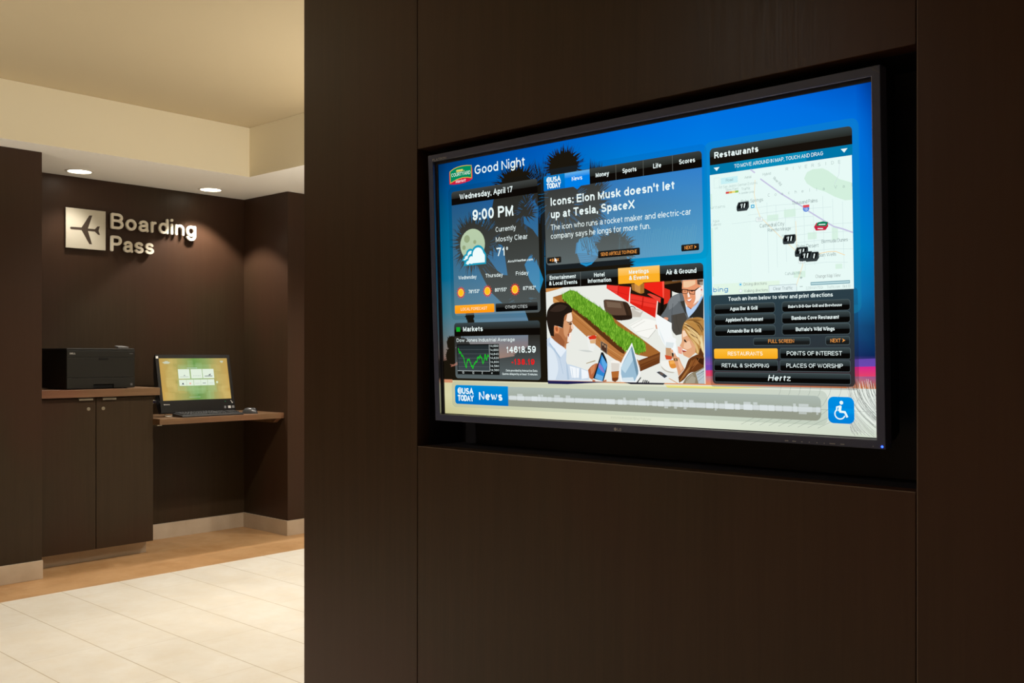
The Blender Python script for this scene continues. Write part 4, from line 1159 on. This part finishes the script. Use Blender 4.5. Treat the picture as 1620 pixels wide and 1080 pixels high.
def fork_pin(cx, cy, lay_):
    a, b = 23, 15
    p.poly([(cx - a + 7, cy - b), (cx + a - 2, cy - b), (cx + a, cy - b + 6), (cx + a, cy + b - 10), (cx + a - 8, cy + b), (cx - a + 3, cy + b), (cx - a, cy + b - 5), (cx - a, cy - b + 14)], (52, 60, 62), lay_)
    p.poly([(cx - a + 9, cy - b + 3), (cx + a - 4, cy - b + 3), (cx + a - 10, cy + b - 9), (cx - a + 3, cy + b - 9)], (14, 17, 18), lay_ + 1)
    p.line([(cx - 5, cy + 5), (cx - 2, cy - 9)], 3.2, CREAM, lay_ + 2); p.line([(cx + 5, cy + 5), (cx + 8, cy - 9)], 4, CREAM, lay_ + 2); p.line([(cx - 8, cy - 3), (cx - 7, cy - 9)], 1.5, CREAM, lay_ + 2)
for i, (cx, cy) in enumerate(((1472, 334), (1637, 456), (1678, 499), (1714, 517), (1692, 514))): fork_pin(cx, cy, 17 + 3 * i)
p.poly([(1722, 424), (1730, 412), (1768, 412), (1769, 426), (1760, 437), (1728, 436)], (200, 34, 66), 34)
p.poly([(1729, 421), (1735, 411), (1752, 409), (1769, 413), (1763, 425), (1745, 423)], (10, 128, 88), 35)
p.line([(1738, 418), (1760, 419)], 3, CREAM, 36); p.line([(1734, 430), (1752, 432)], 3, CREAM, 36)
p.text('bing', 1353, 613, 16, (30, 128, 196), 15, x1=1411, wt=0.14)
p.ell(1458, 592, 6.5, 6, (176, 214, 222), 12, n=18); p.ell(1458, 592, 5, 4.6, (240, 250, 250), 13, n=16); p.ell(1458, 592, 3.3, 3, (0, 176, 226), 14, n=14)
p.ell(1458, 613, 6.5, 6, (190, 206, 208), 12, n=18); p.ell(1458, 613, 5.2, 4.8, (240, 250, 250), 13, n=16)
mtext('Driving directions', 1470, 1555, 597, 10, (130, 140, 138)); mtext('Walking directions', 1471, 1558, 619, 10, (130, 140, 138))
p.rect(1561, 600, 1660, 623, (170, 190, 196), 12); p.rect(1562.5, 601.5, 1658.5, 623, (228, 244, 244), 13); mtext('Clear Traffic', 1577, 1645, 617, 11, (130, 148, 152), 0.11)
mtext('Change Map View', 1724, 1806, 585, 11, (150, 160, 158)); p.line([(1670, 581), (1680, 581)], 1.4, MG, 15); p.line([(1675, 577), (1675, 585)], 1.4, MG, 15); p.line([(1670, 609), (1680, 609)], 1.4, MG, 15)
p.rect(1707, 597, 1836, 607, (120, 164, 176), 13); p.rect(1709, 600, 1834, 604, (196, 226, 230), 14)
for t_, x0, x1 in (('2,230 (NAVTEQ)', 1691, 1748), ('Traffic.com', 1761, 1804), ('Bird 3D', 1813, 1838)): mtext(t_, x0, x1, 619, 8.5, (172, 190, 188))
p.build('map', screen)
p = PP()
p.rrect(1344, 624, 1847, 926, 14, (44, 60, 66), 8, corners='0011', a=0.97, col2=(46, 46, 48), a2=0.97)
p.text('Touch an item below to view and print directions', 1411, 645, 13, CREAM, 12, x1=1780, wt=0.19)
for x0, x1, y0, y1, t_, a, b in ((1357, 1581, 657, 688, 'Agua Bar & Grill', 1417, 1519), (1356, 1581, 693, 726, 'Applebee\'s Restaurant', 1400, 1539), (1357, 1581, 731, 763, 'Armando Bar & Grill', 1405, 1531),
                                 (1608, 1834, 656, 688, 'Babe\'s B-B-Que Grill and Brewhouse', 1629, 1809), (1607, 1834, 693, 726, 'Bamboo Cove Restaurant', 1640, 1799), (1607, 1833, 730, 762, 'Buffalo\'s Wild Wings', 1654, 1784)):
    gloss_button(p, x0, y0, x1, y1, 8, 9)
    p.text(t_, a, (y0 + y1) / 2 + (5 if a != 1629 else 4), 12 if a != 1629 else 9, CREAM, 14, x1=b, wt=0.2)
gloss_button(p, 1503, 772, 1701, 795, 5, 9, low=(26, 28, 28)); p.text('FULL SCREEN', 1556, 788, 11.5, OR, 14, x1=1647, wt=0.15)
gloss_button(p, 1755, 770, 1831, 795, 5, 9, low=(26, 28, 28)); p.text('NEXT', 1770, 788, 11.5, OR, 14, x1=1803, wt=0.16); p.poly([(1818, 782), (1808, 776), (1811, 782), (1808, 788)], OR, 14)
p.rrect(1352, 806, 1589, 840, 5, (254, 190, 60), 10, col2=(246, 170, 24)); p.text('RESTAURANTS', 1405, 829, 13, (255, 248, 230), 14, x1=1535, wt=0.17)
for x0, x1, y0, y1, t_, a, b in ((1598, 1833, 806, 839, 'POINTS OF INTEREST', 1621, 1807), (1352, 1588, 846, 880, 'RETAIL & SHOPPING', 1381, 1558), (1597, 1832, 845, 879, 'PLACES OF WORSHIP', 1619, 1809)):
    gloss_button(p, x0, y0, x1, y1, 5, 9); p.text(t_, a, (y0 + y1) / 2 + 6, 13, CREAM, 14, x1=b, wt=0.15)
gloss_button(p, 1353, 887, 1832, 918, 5, 9); p.text('Hertz', 1552, 911.5, 19, CREAM, 14, x1=1632, wt=0.17, slant=0.22)
p.build('restaurant_buttons', screen)

# ---- ticker and access button
p = PP()
p.rrect(52, 940, 1756, 1050, 22, (150, 168, 150), 6, a=0.34)
p.rrect(200, 957, 1735, 1036, 20, (172, 184, 176), 8, corners='0110', col2=(150, 156, 138)); p.rrect(200, 1000, 1735, 1036, 20, (146, 150, 134), 9, corners='0010', a=0.8)
p.rrect(72, 955, 384, 1036, 14, (0, 138, 214), 11, corners='1001', col2=(0, 112, 196))
newspaper_logo(p, 89, 184, 993, 1023, 26, 14, (0, 126, 206))
p.text('News', 216, 1015, 36, CREAM, 14, x1=352, wt=0.20)
p.rect(386, 994, 1734, 1009, (214, 222, 222), 12, a=0.82)
x = 392
while x < 1720:
    wd = rnd.uniform(10, 46)
    up_, dn_ = rnd.random() < 0.45, rnd.random() < 0.2
    p.rect(x, 991.5, min(1732, x + wd), 1011, (226, 234, 236), 13, a=rnd.uniform(0.3, 0.75))
    if up_: p.rect(x, 984, min(1732, x + wd * rnd.uniform(0.3, 0.9)), 993, (218, 226, 226), 13, a=0.6)
    if dn_: p.rect(x, 1010, min(1732, x + wd * 0.6), 1017, (212, 220, 218), 13, a=0.55)
    x += wd + rnd.choice((2, 3, 5, 14))
p.text('WWW.FOURWINDSINTERACTIVE.COM', 905, 1064, 8, (172, 178, 156), 12, x1=1085, wt=0.1)
p.build('news_ticker', screen)
p = PP()
p.rrect(1758, 958, 1843, 1041, 18, (0, 142, 226), 10, col2=(0, 128, 216)); p.rrect(1758, 994, 1843, 1010, 1, (0, 158, 238), 11, corners='0000', a=0.4)
p.ell(1802, 976, 6, 6, CREAM, 13, n=18)
p.line([(1800, 987), (1787, 990), (1786, 1002)], 4.6, CREAM, 13); p.line([(1798, 985), (1798, 1004), (1813, 1005), (1821, 1021)], 6.5, CREAM, 13)
p.line([(1799, 986), (1795, 1003)], 9, CREAM, 13)
p.line([(1797 + 16.5 * math.cos(R(a)), 1011 - 16 * math.sin(R(a))) for a in range(140, 350, 10)], 4.0, CREAM, 13)
p.build('wheelchair_button', screen)

# ---- marks on the bezel
def tvtext(s_, u, v, cap, m, width=None, wt=0.12, nm='lettering'):
    return raised_text(nm, s_, -HW + u, v, cap, wt, 0.0004, m, bez, width=width, y=0.0001)
tvtext('FLATRON', 0.0152, 0.6062, 0.0052, PRINT, width=0.046, wt=0.14, nm='model_lettering')
o = tvtext('LG', 0.5281, 0.0026, 0.0058, PRINT, width=0.0096, wt=0.17, nm='maker_lettering')
bm = bmesh.new()
bmesh.ops.create_circle(bm, cap_ends=True, radius=0.0034, segments=28, matrix=Matrix.Translation((-HW + 0.5228, -0.0002, 0.0056)) @ Matrix.Rotation(R(90), 4, 'X'))
obj('maker_emblem', bm, PRINT, bez)
for u, kind in ((0.8908, 'w'), (0.9047, 'w'), (0.9185, 't'), (0.9321, 't'), (0.9458, 't'), (0.9588, 't'), (0.974, 'W'), (0.991, 'w'), (1.0425, 't')):
    z = 0.0042; x = -HW + u; bm = bmesh.new()
    if kind == 't': prism(bm, [(x - 0.0011, z - 0.0008), (x + 0.0011, z - 0.0008), (x, z + 0.0010)], -0.0003, 0.0001)
    else:
        hw = 0.0058 if kind == 'W' else 0.0036
        for q in range(int(hw * 2 / 0.0017)):
            box(bm, x - hw + q * 0.0017, x - hw + q * 0.0017 + 0.0012, -0.0003, 0.0001, z - 0.0008, z + 0.0008)
    obj('control_mark', bm, PRINT, bez)
bm = bmesh.new(); lathe(bm, [(0, -0.0012), (0.0013, -0.0009), (0.0019, 0.0)], center=(-HW + 1.0573, 0, 0.0042), axis='y', n=20)
o = obj('power_light', bm, BLUELED, bez); o['label'] = 'lit blue power light'
bm = bmesh.new()
X0, Z0 = -HW + 1.0515, 0.6142
for (a, b) in (((0, 0), (0, .0075)), ((0, 0), (.0062, 0)), ((0, .0038), (.0062, .0044)), ((.0012, .0075), (.0066, .0072)), ((.0066, .0072), (.0062, .0048)), ((.0015, .006), (.006, .0062))):
    stroke_solid(bm, [(X0 + a[0], Z0 + a[1] - 0.001), (X0 + b[0], Z0 + b[1] - 0.001)], 0.0005, -0.0003, 0.0001, False)
obj('corner_sticker', bm, PRINTDIM, bez)

# ================================================================== wall sign
Q = R(90)      # alcove furniture faces the viewer's side: local -y is world +x, local x is world +y
sg = thing('wall_sign', 'raised metal sign reading Boarding Pass beside a square aeroplane panel on the dark wall', 'sign', (XW, 2.84, 1.98), Q)
bm = bmesh.new(); box(bm, -0.1315, 0.1315, -0.020, -0.012, 0.001, 0.262, bevel=0.001)
for sx in (-0.09, 0.09):
    for sz in (0.04, 0.22): lathe(bm, [(0.006, -0.0125), (0.006, -0.0)], center=(sx, 0, sz), axis='y', n=12)
pan = obj('icon_panel', bm, SIGN, sg)
def pl(x, y): return (-0.1315 + (x - 97) / 426 * 0.263, 0.262 - (y - (120 + (x - 97) * 0.1)) / (430 - (x - 97) * 0.028) * 0.262)
plane_pts = [(140, 340), (148, 328), (262, 335), (345, 206), (377, 206), (330, 345), (405, 352), (432, 322), (458, 322), (444, 368), (460, 414), (438, 410), (405, 378), (330, 372), (374, 513), (345, 511), (262, 362), (150, 355)]
bm = bmesh.new(); prism(bm, [pl(*q) for q in plane_pts], -0.0206, -0.0195)
obj('aeroplane', bm, SIGNDARK, pan)
CAPH = 0.106
for word, x0, x1, z in (('Boarding', 3.004 - 2.84, 3.627 - 2.84, 2.131 - 1.98), ('Pass', 3.004 - 2.84, 3.307 - 2.84, 0.0)):
    its, tot = layout(word, CAPH, 0.165, x1 - x0, gap=0.15, seg=14, rounded=True)
    for ch, ps in its:
        bm = bmesh.new()
        for i, p_ in enumerate(ps): stroke_solid(bm, [(x0 + a, z + b) for a, b in p_], 0.165 * CAPH, -0.030 - i * 1.2e-4, -0.014, True)
        mid = [q for p_ in ps for q in p_]
        c = mid[len(mid) // 2]
        for q in (mid[0], mid[-1]):
            lathe(bm, [(0.003, -0.0145), (0.003, 0.0)], center=(x0 + q[0], 0, z + q[1]), axis='y', n=10)
        obj('letter', bm, LETTER, sg)

# ================================================================== storage cabinet and counter
CF = -5.93
cb = thing('storage_cabinet', 'dark brown two-door base cabinet under the printer counter', 'cabinet', (CF, 2.706, 0), Q)
cw = 0.3865
bm = bmesh.new(); box(bm, -cw, cw, 0.021, 0.428, 0.082, 1.0245)
obj('carcass', bm, WENGE, cb)
bm = bmesh.new(); box(bm, -cw + 0.003, cw - 0.012, 0.070, 0.425, 0.0, 0.082); obj('kick_plate', bm, STONE, cb)
for s, x0, x1 in ((-1, -cw, 0.0105), (1, 0.0145, cw)):
    bm = bmesh.new(); box(bm, x0, x1, 0, 0.0205, 0.082, 1.018, bevel=0.001)
    dr = obj('door', bm, WENGE, cb)
    hx = -0.055 if s < 0 else 0.092
    bm = bmesh.new(); box(bm, hx - 0.043, hx + 0.043, -0.014, 0.006, 1.0145, 1.0185, bevel=0.0008); box(bm, hx - 0.043, hx + 0.043, -0.014, -0.0115, 1.006, 1.0185)
    obj('pull_tab', bm, METAL, dr)
    lx = -0.034 if s < 0 else 0.058
    bm = bmesh.new(); lathe(bm, [(0, -0.004), (0.0085, -0.004), (0.011, -0.0015), (0.011, 0.0)], center=(lx, 0, 0.952), axis='y', n=24)
    box(bm, lx - 0.001, lx + 0.001, -0.0045, -0.0038, 0.947, 0.957)
    obj('lock', bm, METAL, dr, smooth=True)
ct = thing('countertop', 'thick walnut counter slab carrying the black printer', 'countertop', (-5.90, 2.722, 1.025), Q)
bm = bmesh.new(); box(bm, -0.405, 0.403, 0, 0.458, 0, 0.0485, bevel=0.0015)
obj('slab', bm, WALNUT, ct)

# ================================================================== printer
pr = thing('printer', 'black desktop laser printer standing on the walnut counter', 'printer', (-5.925, 2.752, 1.0737), Q + R(2.5))
pw, pd, ph = 0.219, 0.350, 0.252
bm = bmesh.new(); box(bm, -pw, pw, 0.012, pd, 0.004, ph - 0.014, bevel=0.004); bod = obj('body', bm, PRINTER, pr)
for sx in (-1, 1):
    for y in (0.05, pd - 0.05):
        bm = bmesh.new(); lathe(bm, [(0.012, 0.0), (0.012, 0.006)], center=(sx * (pw - 0.04), y, 0), n=16); obj('foot', bm, BLACK, pr)
bm = bmesh.new(); box(bm, -pw - 0.001, pw + 0.001, 0.004, pd, ph - 0.0135, ph, bevel=0.004)
# sunken output bin
obj('top_cover', bm, PRINTER, pr)
bm = bmesh.new(); prism(bm, [(-0.10, 0.09), (0.13, 0.09), (0.13, 0.30), (-0.10, 0.33)], ph, ph + 0.0012, plane='xy'); obj('output_bin', bm, BLACK, pr)
bm = bmesh.new(); box(bm, -pw, pw, 0, 0.0118, 0.197, ph - 0.014, bevel=0.002); up = obj('upper_panel', bm, PRINTER, pr)
raised_text('maker_lettering', 'DELL', -pw + 0.018, 0.2150, 0.0095, 0.2, 0.0006, PRINT, up, width=0.035)
bm = bmesh.new()
for q in range(5): box(bm, pw - 0.036 + q * 0.0048, pw - 0.036 + q * 0.0048 + 0.0034, -0.0005, 0.0002, 0.2185, 0.2215)
obj('model_marks', bm, PRINTDIM, up)
bm = bmesh.new(); box(bm, -pw, pw, 0.001, 0.0118, 0.072, 0.195, bevel=0.002); fd = obj('front_flap', bm, PRINTER, pr)
bm = bmesh.new(); box(bm, -0.018, 0.042, -0.0004, 0.004, 0.179, 0.192, bevel=0.0003); obj('flap_grip_shade', bm, RECESS_SHADE, fd)  # raised near-black plate painting the shade of the grip notch
bm = bmesh.new()          # cassette front with a finger recess
prism(bm, [(-pw, 0.005), (-0.052, 0.005), (-0.052, 0.030), (0.078, 0.030), (0.078, 0.005), (pw, 0.005), (pw, 0.070), (-pw, 0.070)], 0, 0.0118, bevel=0.001)
tr_ = obj('paper_tray', bm, PRINTER, pr)
bm = bmesh.new(); box(bm, -0.050, 0.076, 0.0085, 0.0116, 0.006, 0.0295); obj('tray_recess', bm, RECESS_SHADE, tr_)  # near-black back paints shade into the finger recess
bm = bmesh.new()
for q in range(3): box(bm, pw - 0.030, pw - 0.016, -0.0004, 0.0002, 0.018 + q * 0.005, 0.0215 + q * 0.005)
obj('tray_marks', bm, PRINTDIM, tr_)
bm = bmesh.new(); prism(bm, [(0.118, 0.02), (0.188, 0.02), (0.176, 0.085), (0.128, 0.085)], 0, 0.010, plane='xy', bevel=0.002)
dp = obj('control_panel', bm, GREYPL, pr, loc=(0, 0, ph)); dp.rotation_euler = (R(6), 0, 0)
dp.location.z = ph - 0.0005

# ================================================================== wall-hung desk
dk = thing('desk', 'wall-hung walnut shelf desk holding the computer, keyboard and mouse', 'desk', (-5.846, 3.57, 0.834), Q)
bm = bmesh.new(); box(bm, -0.4765, 0.4675, 0, 0.512, 0, 0.0385, bevel=0.0015); obj('desktop', bm, WALNUT, dk)
bm = bmesh.new(); prism(bm, [(0.03, 0.0), (0.49, 0.0), (0.49, -0.034), (0.085, -0.034)], 0.43, 0.4675, plane='yz'); obj('support_bracket', bm, WALNUT, dk)
bm = bmesh.new(); box(bm, -0.4765, -0.445, 0.030, 0.45, -0.006, 0.0, bevel=0.001); obj('support_strip', bm, METAL, dk)

# ================================================================== all-in-one computer
DZ = 0.8727
pc = thing('computer', 'black all-in-one computer with a lit green and amber screen on the walnut desk', 'computer', (-6.094, 3.468, DZ), Q)
lean = math.atan2(0.06, 0.28)
# tilted casing frame: local origin at the lower edge of the picture
hold = Matrix.Translation((0, -0.07, 0.107)) @ Matrix.Rotation(-lean, 4, 'X')
def placed(o): o.matrix_local = hold; return o
bm = bmesh.new(); ring(bm, (-0.279, 0.279, -0.0835, 0.3145), (-0.2553, 0.2553, 0.0008, 0.2895), 0, 0.012, bevel=0.001); cas = placed(obj('front_frame', bm, GLOSSBLACK, pc))
bm = bmesh.new(); prism(bm, [(0.0125, -0.083), (0.0125, 0.313), (0.032, 0.300), (0.060, 0.18), (0.062, -0.02), (0.040, -0.083)], -0.277, 0.277, plane='yz', bevel=0.004); placed(obj('rear_casing', bm, BLACK, pc))
PC = Painter(1280, 720, 0.5106, 0.2885)
xs = [0, 200, 430, 640, 850, 1080, 1280]; ys = [0, 120, 360, 600, 720]
row = lambda k_: [(int(190 + 6 * k_), int(154 + 4 * k_), 82), (184, 164, 92), (158, 162, 94), (116 - 8 * k_, 156 - 4 * k_, 80), (142, 164, 96), (184, 166, 98), (196, 158, 84)]
PC.grid(xs, ys, [row(0), row(1), row(0.5), row(2), row(1)], 0)
r2 = random.Random(11)
for i in range(46):
    x, y = r2.uniform(0, 1150), r2.uniform(0, 600); w, h = r2.uniform(80, 200), r2.uniform(80, 180)
    c = (214, 190, 116) if x < 300 or x > 860 else (166, 200, 138)
    PC.rect(x, y, min(1279, x + w), min(719, y + h), c, 1 + (i % 4), a=0.22)
PC.poly([(330, 110), (950, 110), (1000, 560), (280, 560)], (170, 200, 140), 6, a=0.25)
scr = placed(PC.build('screen', pc, DISPLAY_BASE))
scr.matrix_local = hold @ Matrix.Translation((-0.2553, 0.0008, 0.2893))
tile_no = 0
for (u0, u1, v0, v1) in ((.252, .418, .262, .49), (.434, .60, .262, .49), (.608, .776, .262, .49), (.252, .357, .515, .66), (.36, .46, .515, .66), (.465, .565, .515, .66), (.567, .666, .515, .66), (.67, .77, .515, .66)):
    tp = Painter(1280, 720, 0.5106, 0.2885)
    x0, x1, y0, y1 = u0 * 1280, u1 * 1280, v0 * 720, v1 * 720
    tp.rect(x0, y0, x1, y1, (226, 238, 220), 8)
    w = x1 - x0
    if tile_no == 0:
        tp.poly([(x0 + w * .42, y1 - 44), (x0 + w * .52, y1 - 66), (x0 + w * .62, y1 - 44), (x0 + w * .52, y1 - 50)], (110, 120, 130), 9)
        tp.rect(x0 + w * .12, y1 - 34, x1 - w * .14, y1 - 29, (150, 162, 160), 9)
    elif tile_no == 1:
        for q in range(5): tp.poly([(x0 + w * (.2 + .14 * q), y1 - 42), (x0 + w * (.26 + .14 * q), y1 - 42), (x0 + w * (.23 + .14 * q), y1 - 56)], (130, 140, 146), 9)
    elif tile_no == 2:
        tp.poly([(x0 + w * .45, y1 - 54), (x0 + w * .74, y1 - 84), (x0 + w * .66, y1 - 50)], (84, 88, 96), 9); tp.rect(x0 + w * .16, y1 - 44, x0 + w * .84, y1 - 34, (70, 76, 90), 9)
    elif tile_no == 3: tp.ell((x0 + x1) / 2, y1 - 36, 15, 13, (60, 66, 84), 9); tp.rect(x0 + w * .25, y1 - 20, x1 - w * .25, y1 - 16, (160, 170, 166), 9)
    elif tile_no == 4: tp.ell((x0 + x1) / 2, y1 - 38, 16, 14, (240, 150, 130), 9); tp.rect((x0 + x1) / 2 - 9, y1 - 42, (x0 + x1) / 2 + 9, y1 - 35, (240, 226, 210), 10)
    elif tile_no == 6: tp.text('delta', x0 + w * .28, y1 - 33, 14, (110, 118, 124), 9, x1=x1 - w * .28, wt=0.25) if False else tp.rect(x0 + w * .25, y1 - 44, x1 - w * .25, y1 - 34, (120, 128, 132), 9)
    else: tp.rect(x0 + w * .18, y1 - 40, x1 - w * .16, y1 - 35, (178, 188, 184), 9)
    tp.build('airline_tile', scr)
    tile_no += 1
for nm, (x, y, w, h) in zip(('hotel_emblem', 'hotel_emblem', 'hotel_emblem', 'heading', 'clock', 'clock'), ((100, 48, 60, 12), (62, 64, 130, 16), (82, 82, 90, 10), (490, 166, 196, 9), (1140, 48, 60, 16), (1150, 70, 40, 10))):
    tp = Painter(1280, 720, 0.5106, 0.2885); tp.rect(x, y, x + w, y + h, (206, 226, 214), 8, a=0.75); tp.build(nm, scr)
tp = Painter(1280, 720, 0.5106, 0.2885)
tp.ell(1038, 424, 22, 20, (206, 226, 190), 8, a=0.8); tp.poly([(1030, 412), (1050, 424), (1030, 436)], (240, 250, 240), 9)
tp.build('next_arrow', scr)
tp = Painter(1280, 720, 0.5106, 0.2885); tp.rect(480, 668, 690, 680, (180, 210, 170), 8, a=0.6); tp.build('footer_text', scr)
def on_frame(bm, nm, m, lab=None):
    o = obj(nm, bm, m, cas)
    if lab: o['label'] = lab
    return o
o = raised_text('maker_lettering', 'lenovo', -0.2545, -0.0295, 0.0085, 0.19, 0.0005, PRINT, cas, width=0.042)
bm = bmesh.new(); box(bm, -0.2755, -0.2595, -0.0006, 0.0002, 0.288, 0.305); on_frame(bm, 'asset_sticker', WHITE, 'small white square sticker')
bm = bmesh.new(); lathe(bm, [(0, -0.0008), (0.004, -0.0008), (0.0045, 0)], center=(0, 0, 0.303), axis='y', n=18); on_frame(bm, 'camera_lens', BLACK)
for x0, x1, m in ((0.192, 0.206, PRINTDIM), (0.2225, 0.243, PRINT), (0.252, 0.2715, GREYPL)):
    bm = bmesh.new(); box(bm, x0, x1, -0.0005, 0.0002, -0.067, -0.050); on_frame(bm, 'sticker', m)
bm = bmesh.new()
box(bm, 0.255, 0.262, -0.0006, 0.0002, -0.032, -0.024)
box(bm, 0.247, 0.252, -0.0006, 0.0002, -0.018, -0.012); box(bm, 0.251, 0.256, -0.0006, 0.0002, -0.024, -0.018); on_frame(bm, 'button_marks', PRINT)
bm = bmesh.new(); box(bm, 0.2025, 0.206, -0.0006, 0.0002, -0.020, -0.0165); on_frame(bm, 'power_light', GREENLED)
for sx in (-1, 1):            # bent-wire feet
    bm = bmesh.new(); tube(bm, [(sx * 0.238, -0.062, 0.030), (sx * 0.238, -0.066, 0.0045), (sx * 0.224, -0.070, 0.0035), (sx * 0.196, -0.073, 0.0035), (sx * 0.190, -0.060, 0.0035), (sx * 0.190, 0.02, 0.0035)], 0.0034, 8)
    obj('foot', bm, METAL, pc, smooth=True)
bm = bmesh.new(); prism(bm, [(-0.02, 0.0), (0.10, 0.0), (0.10, 0.006), (0.012, 0.16), (-0.012, 0.16), (0.05, 0.012)], -0.09, 0.09, plane='yz'); obj('rear_stand', bm, BLACK, pc)
for q, (m, dz) in enumerate(((CABLEBLUE, 0.0), (CABLEGREY, 0.010), (CABLEBLUE, 0.006), (CABLEGREY, -0.009))):
    bm = bmesh.new(); tube(bm, [(-0.20, 0.02, 0.105 + dz), (-0.28, 0.025, 0.098 - dz), (-0.33, 0.012, 0.096 + dz * 0.5), (-0.372, 0.02, 0.100 + dz)], 0.0042, 8); obj('cable', bm, m, pc, smooth=True)

# ================================================================== keyboard and mouse
kb = thing('keyboard', 'black full-size keyboard lying before the computer on the walnut desk', 'keyboard', (-5.932, 3.492, DZ), Q)
bm = bmesh.new(); prism(bm, [(-0.067, 0.0), (0.067, 0.0), (0.067, 0.022), (0.064, 0.024), (-0.056, 0.0135), (-0.067, 0.010)], -0.229, 0.229, plane='yz', bevel=0.002)
kbase = obj('base', bm, KEYS, kb)
def kz(y): return 0.0135 + (y + 0.060) / 0.126 * 0.0105
def key(w, d=0.0155):
    bm = bmesh.new()
    b_ = [(-w / 2, -d / 2), (w / 2, -d / 2), (w / 2, d / 2), (-w / 2, d / 2)]
    lo = [bm.verts.new((x, y, 0)) for x, y in b_]; hi = [bm.verts.new((x * 0.80, y * 0.74 + 0.0006, 0.0075)) for x, y in b_]
    bm.faces.new(lo[::-1]); bm.faces.new(hi)
    for q in range(4): bm.faces.new((lo[q], lo[(q + 1) % 4], hi[(q + 1) % 4], hi[q]))
    me = bpy.data.meshes.new('key'); bm.to_mesh(me); bm.free(); me.materials.append(KEYS)
    return me
kmesh = {}
def put_key(x, y, w):
    kk = round(w, 4)
    if kk not in kmesh: kmesh[kk] = key(w)
    o = bpy.data.objects.new('key', kmesh[kk]); COL.objects.link(o); o.parent = kb
    o.location = (x, y, kz(y)); o.rotation_euler = (math.atan(0.0105 / 0.126), 0, 0)
U = 0.019
rows = [([1] * 13, 0.0555), ([1] * 13 + [2], 0.034), ([1.5] + [1] * 12 + [1.5], 0.015), ([1.75] + [1] * 11 + [2.25], -0.004), ([2.25] + [1] * 10 + [2.75], -0.023), ([1.25, 1.25, 1.25, 6.25, 1.25, 1.25, 1.25, 1.25], -0.042)]
for ws, y in rows:
    x = -0.217
    sc = 15.0 / sum(ws) if len(ws) == 13 and y > 0.05 else 1.0
    for w in ws: put_key(x + w * sc * U / 2, y, w * U - 0.0012); x += w * sc * U
for cx, y in [(c, y) for y in (0.034, 0.015) for c in range(3)] + [(0, -0.042), (1, -0.042), (2, -0.042), (1, -0.023)]:
    put_key(0.083 + cx * U, y, U - 0.0012)
for c in range(4):
    for y in (0.034, 0.015, -0.004, -0.023): put_key(0.150 + c * U, y, U - 0.0012)

ms = thing('mouse', 'black rounded computer mouse at the right end of the desk', 'mouse', (-5.945, 3.822, DZ), Q + R(38))
def mouse_shell(inset, z0, z1, ycut):
    bm = bmesh.new(); nu, nv = 28, 10
    rows_ = []
    for j in range(nv + 1):
        t_ = j / nv * math.pi / 2
        ring_ = []
        for i in range(nu):
            a = 2 * math.pi * i / nu
            rx = 0.031 * (1 - 0.10 * math.sin(a)); ry = 0.056
            x = (rx - inset) * math.cos(t_) ** 0.55 * math.cos(a); y = (ry - inset) * math.cos(t_) ** 0.6 * math.sin(a)
            hump = 1.0 - 0.20 * ((y - 0.008) / 0.056) ** 2
            ring_.append(bm.verts.new((x, y, z0 + (z1 - z0) * math.sin(t_) * hump)))
        rows_.append(ring_)
    for a_, b_ in zip(rows_, rows_[1:]):
        for i in range(nu): bm.faces.new((a_[i], a_[(i + 1) % nu], b_[(i + 1) % nu], b_[i]))
    bm.faces.new(rows_[0][::-1])
    bmesh.ops.remove_doubles(bm, verts=bm.verts, dist=1e-5); bmesh.ops.recalc_face_normals(bm, faces=bm.faces)
    return bm
obj('shell', mouse_shell(0, 0.0, 0.042, 0), mat('mouse_grey_plastic', (0.05, 0.05, 0.052), 0.28, spec=0.6), ms, smooth=True)
bm = bmesh.new(); lathe(bm, [(0.011, -0.0035), (0.012, -0.002), (0.012, 0.002), (0.011, 0.0035)], axis='z', n=20)
w_ = obj('scroll_wheel', bm, GREYPL, ms, loc=(0, -0.030, 0.0275)); w_.rotation_euler = (0, R(90), 0)
bm = bmesh.new(); box(bm, -0.0004, 0.0004, -0.050, -0.016, 0.018, 0.0368); obj('button_split', bm, BLACK, ms)
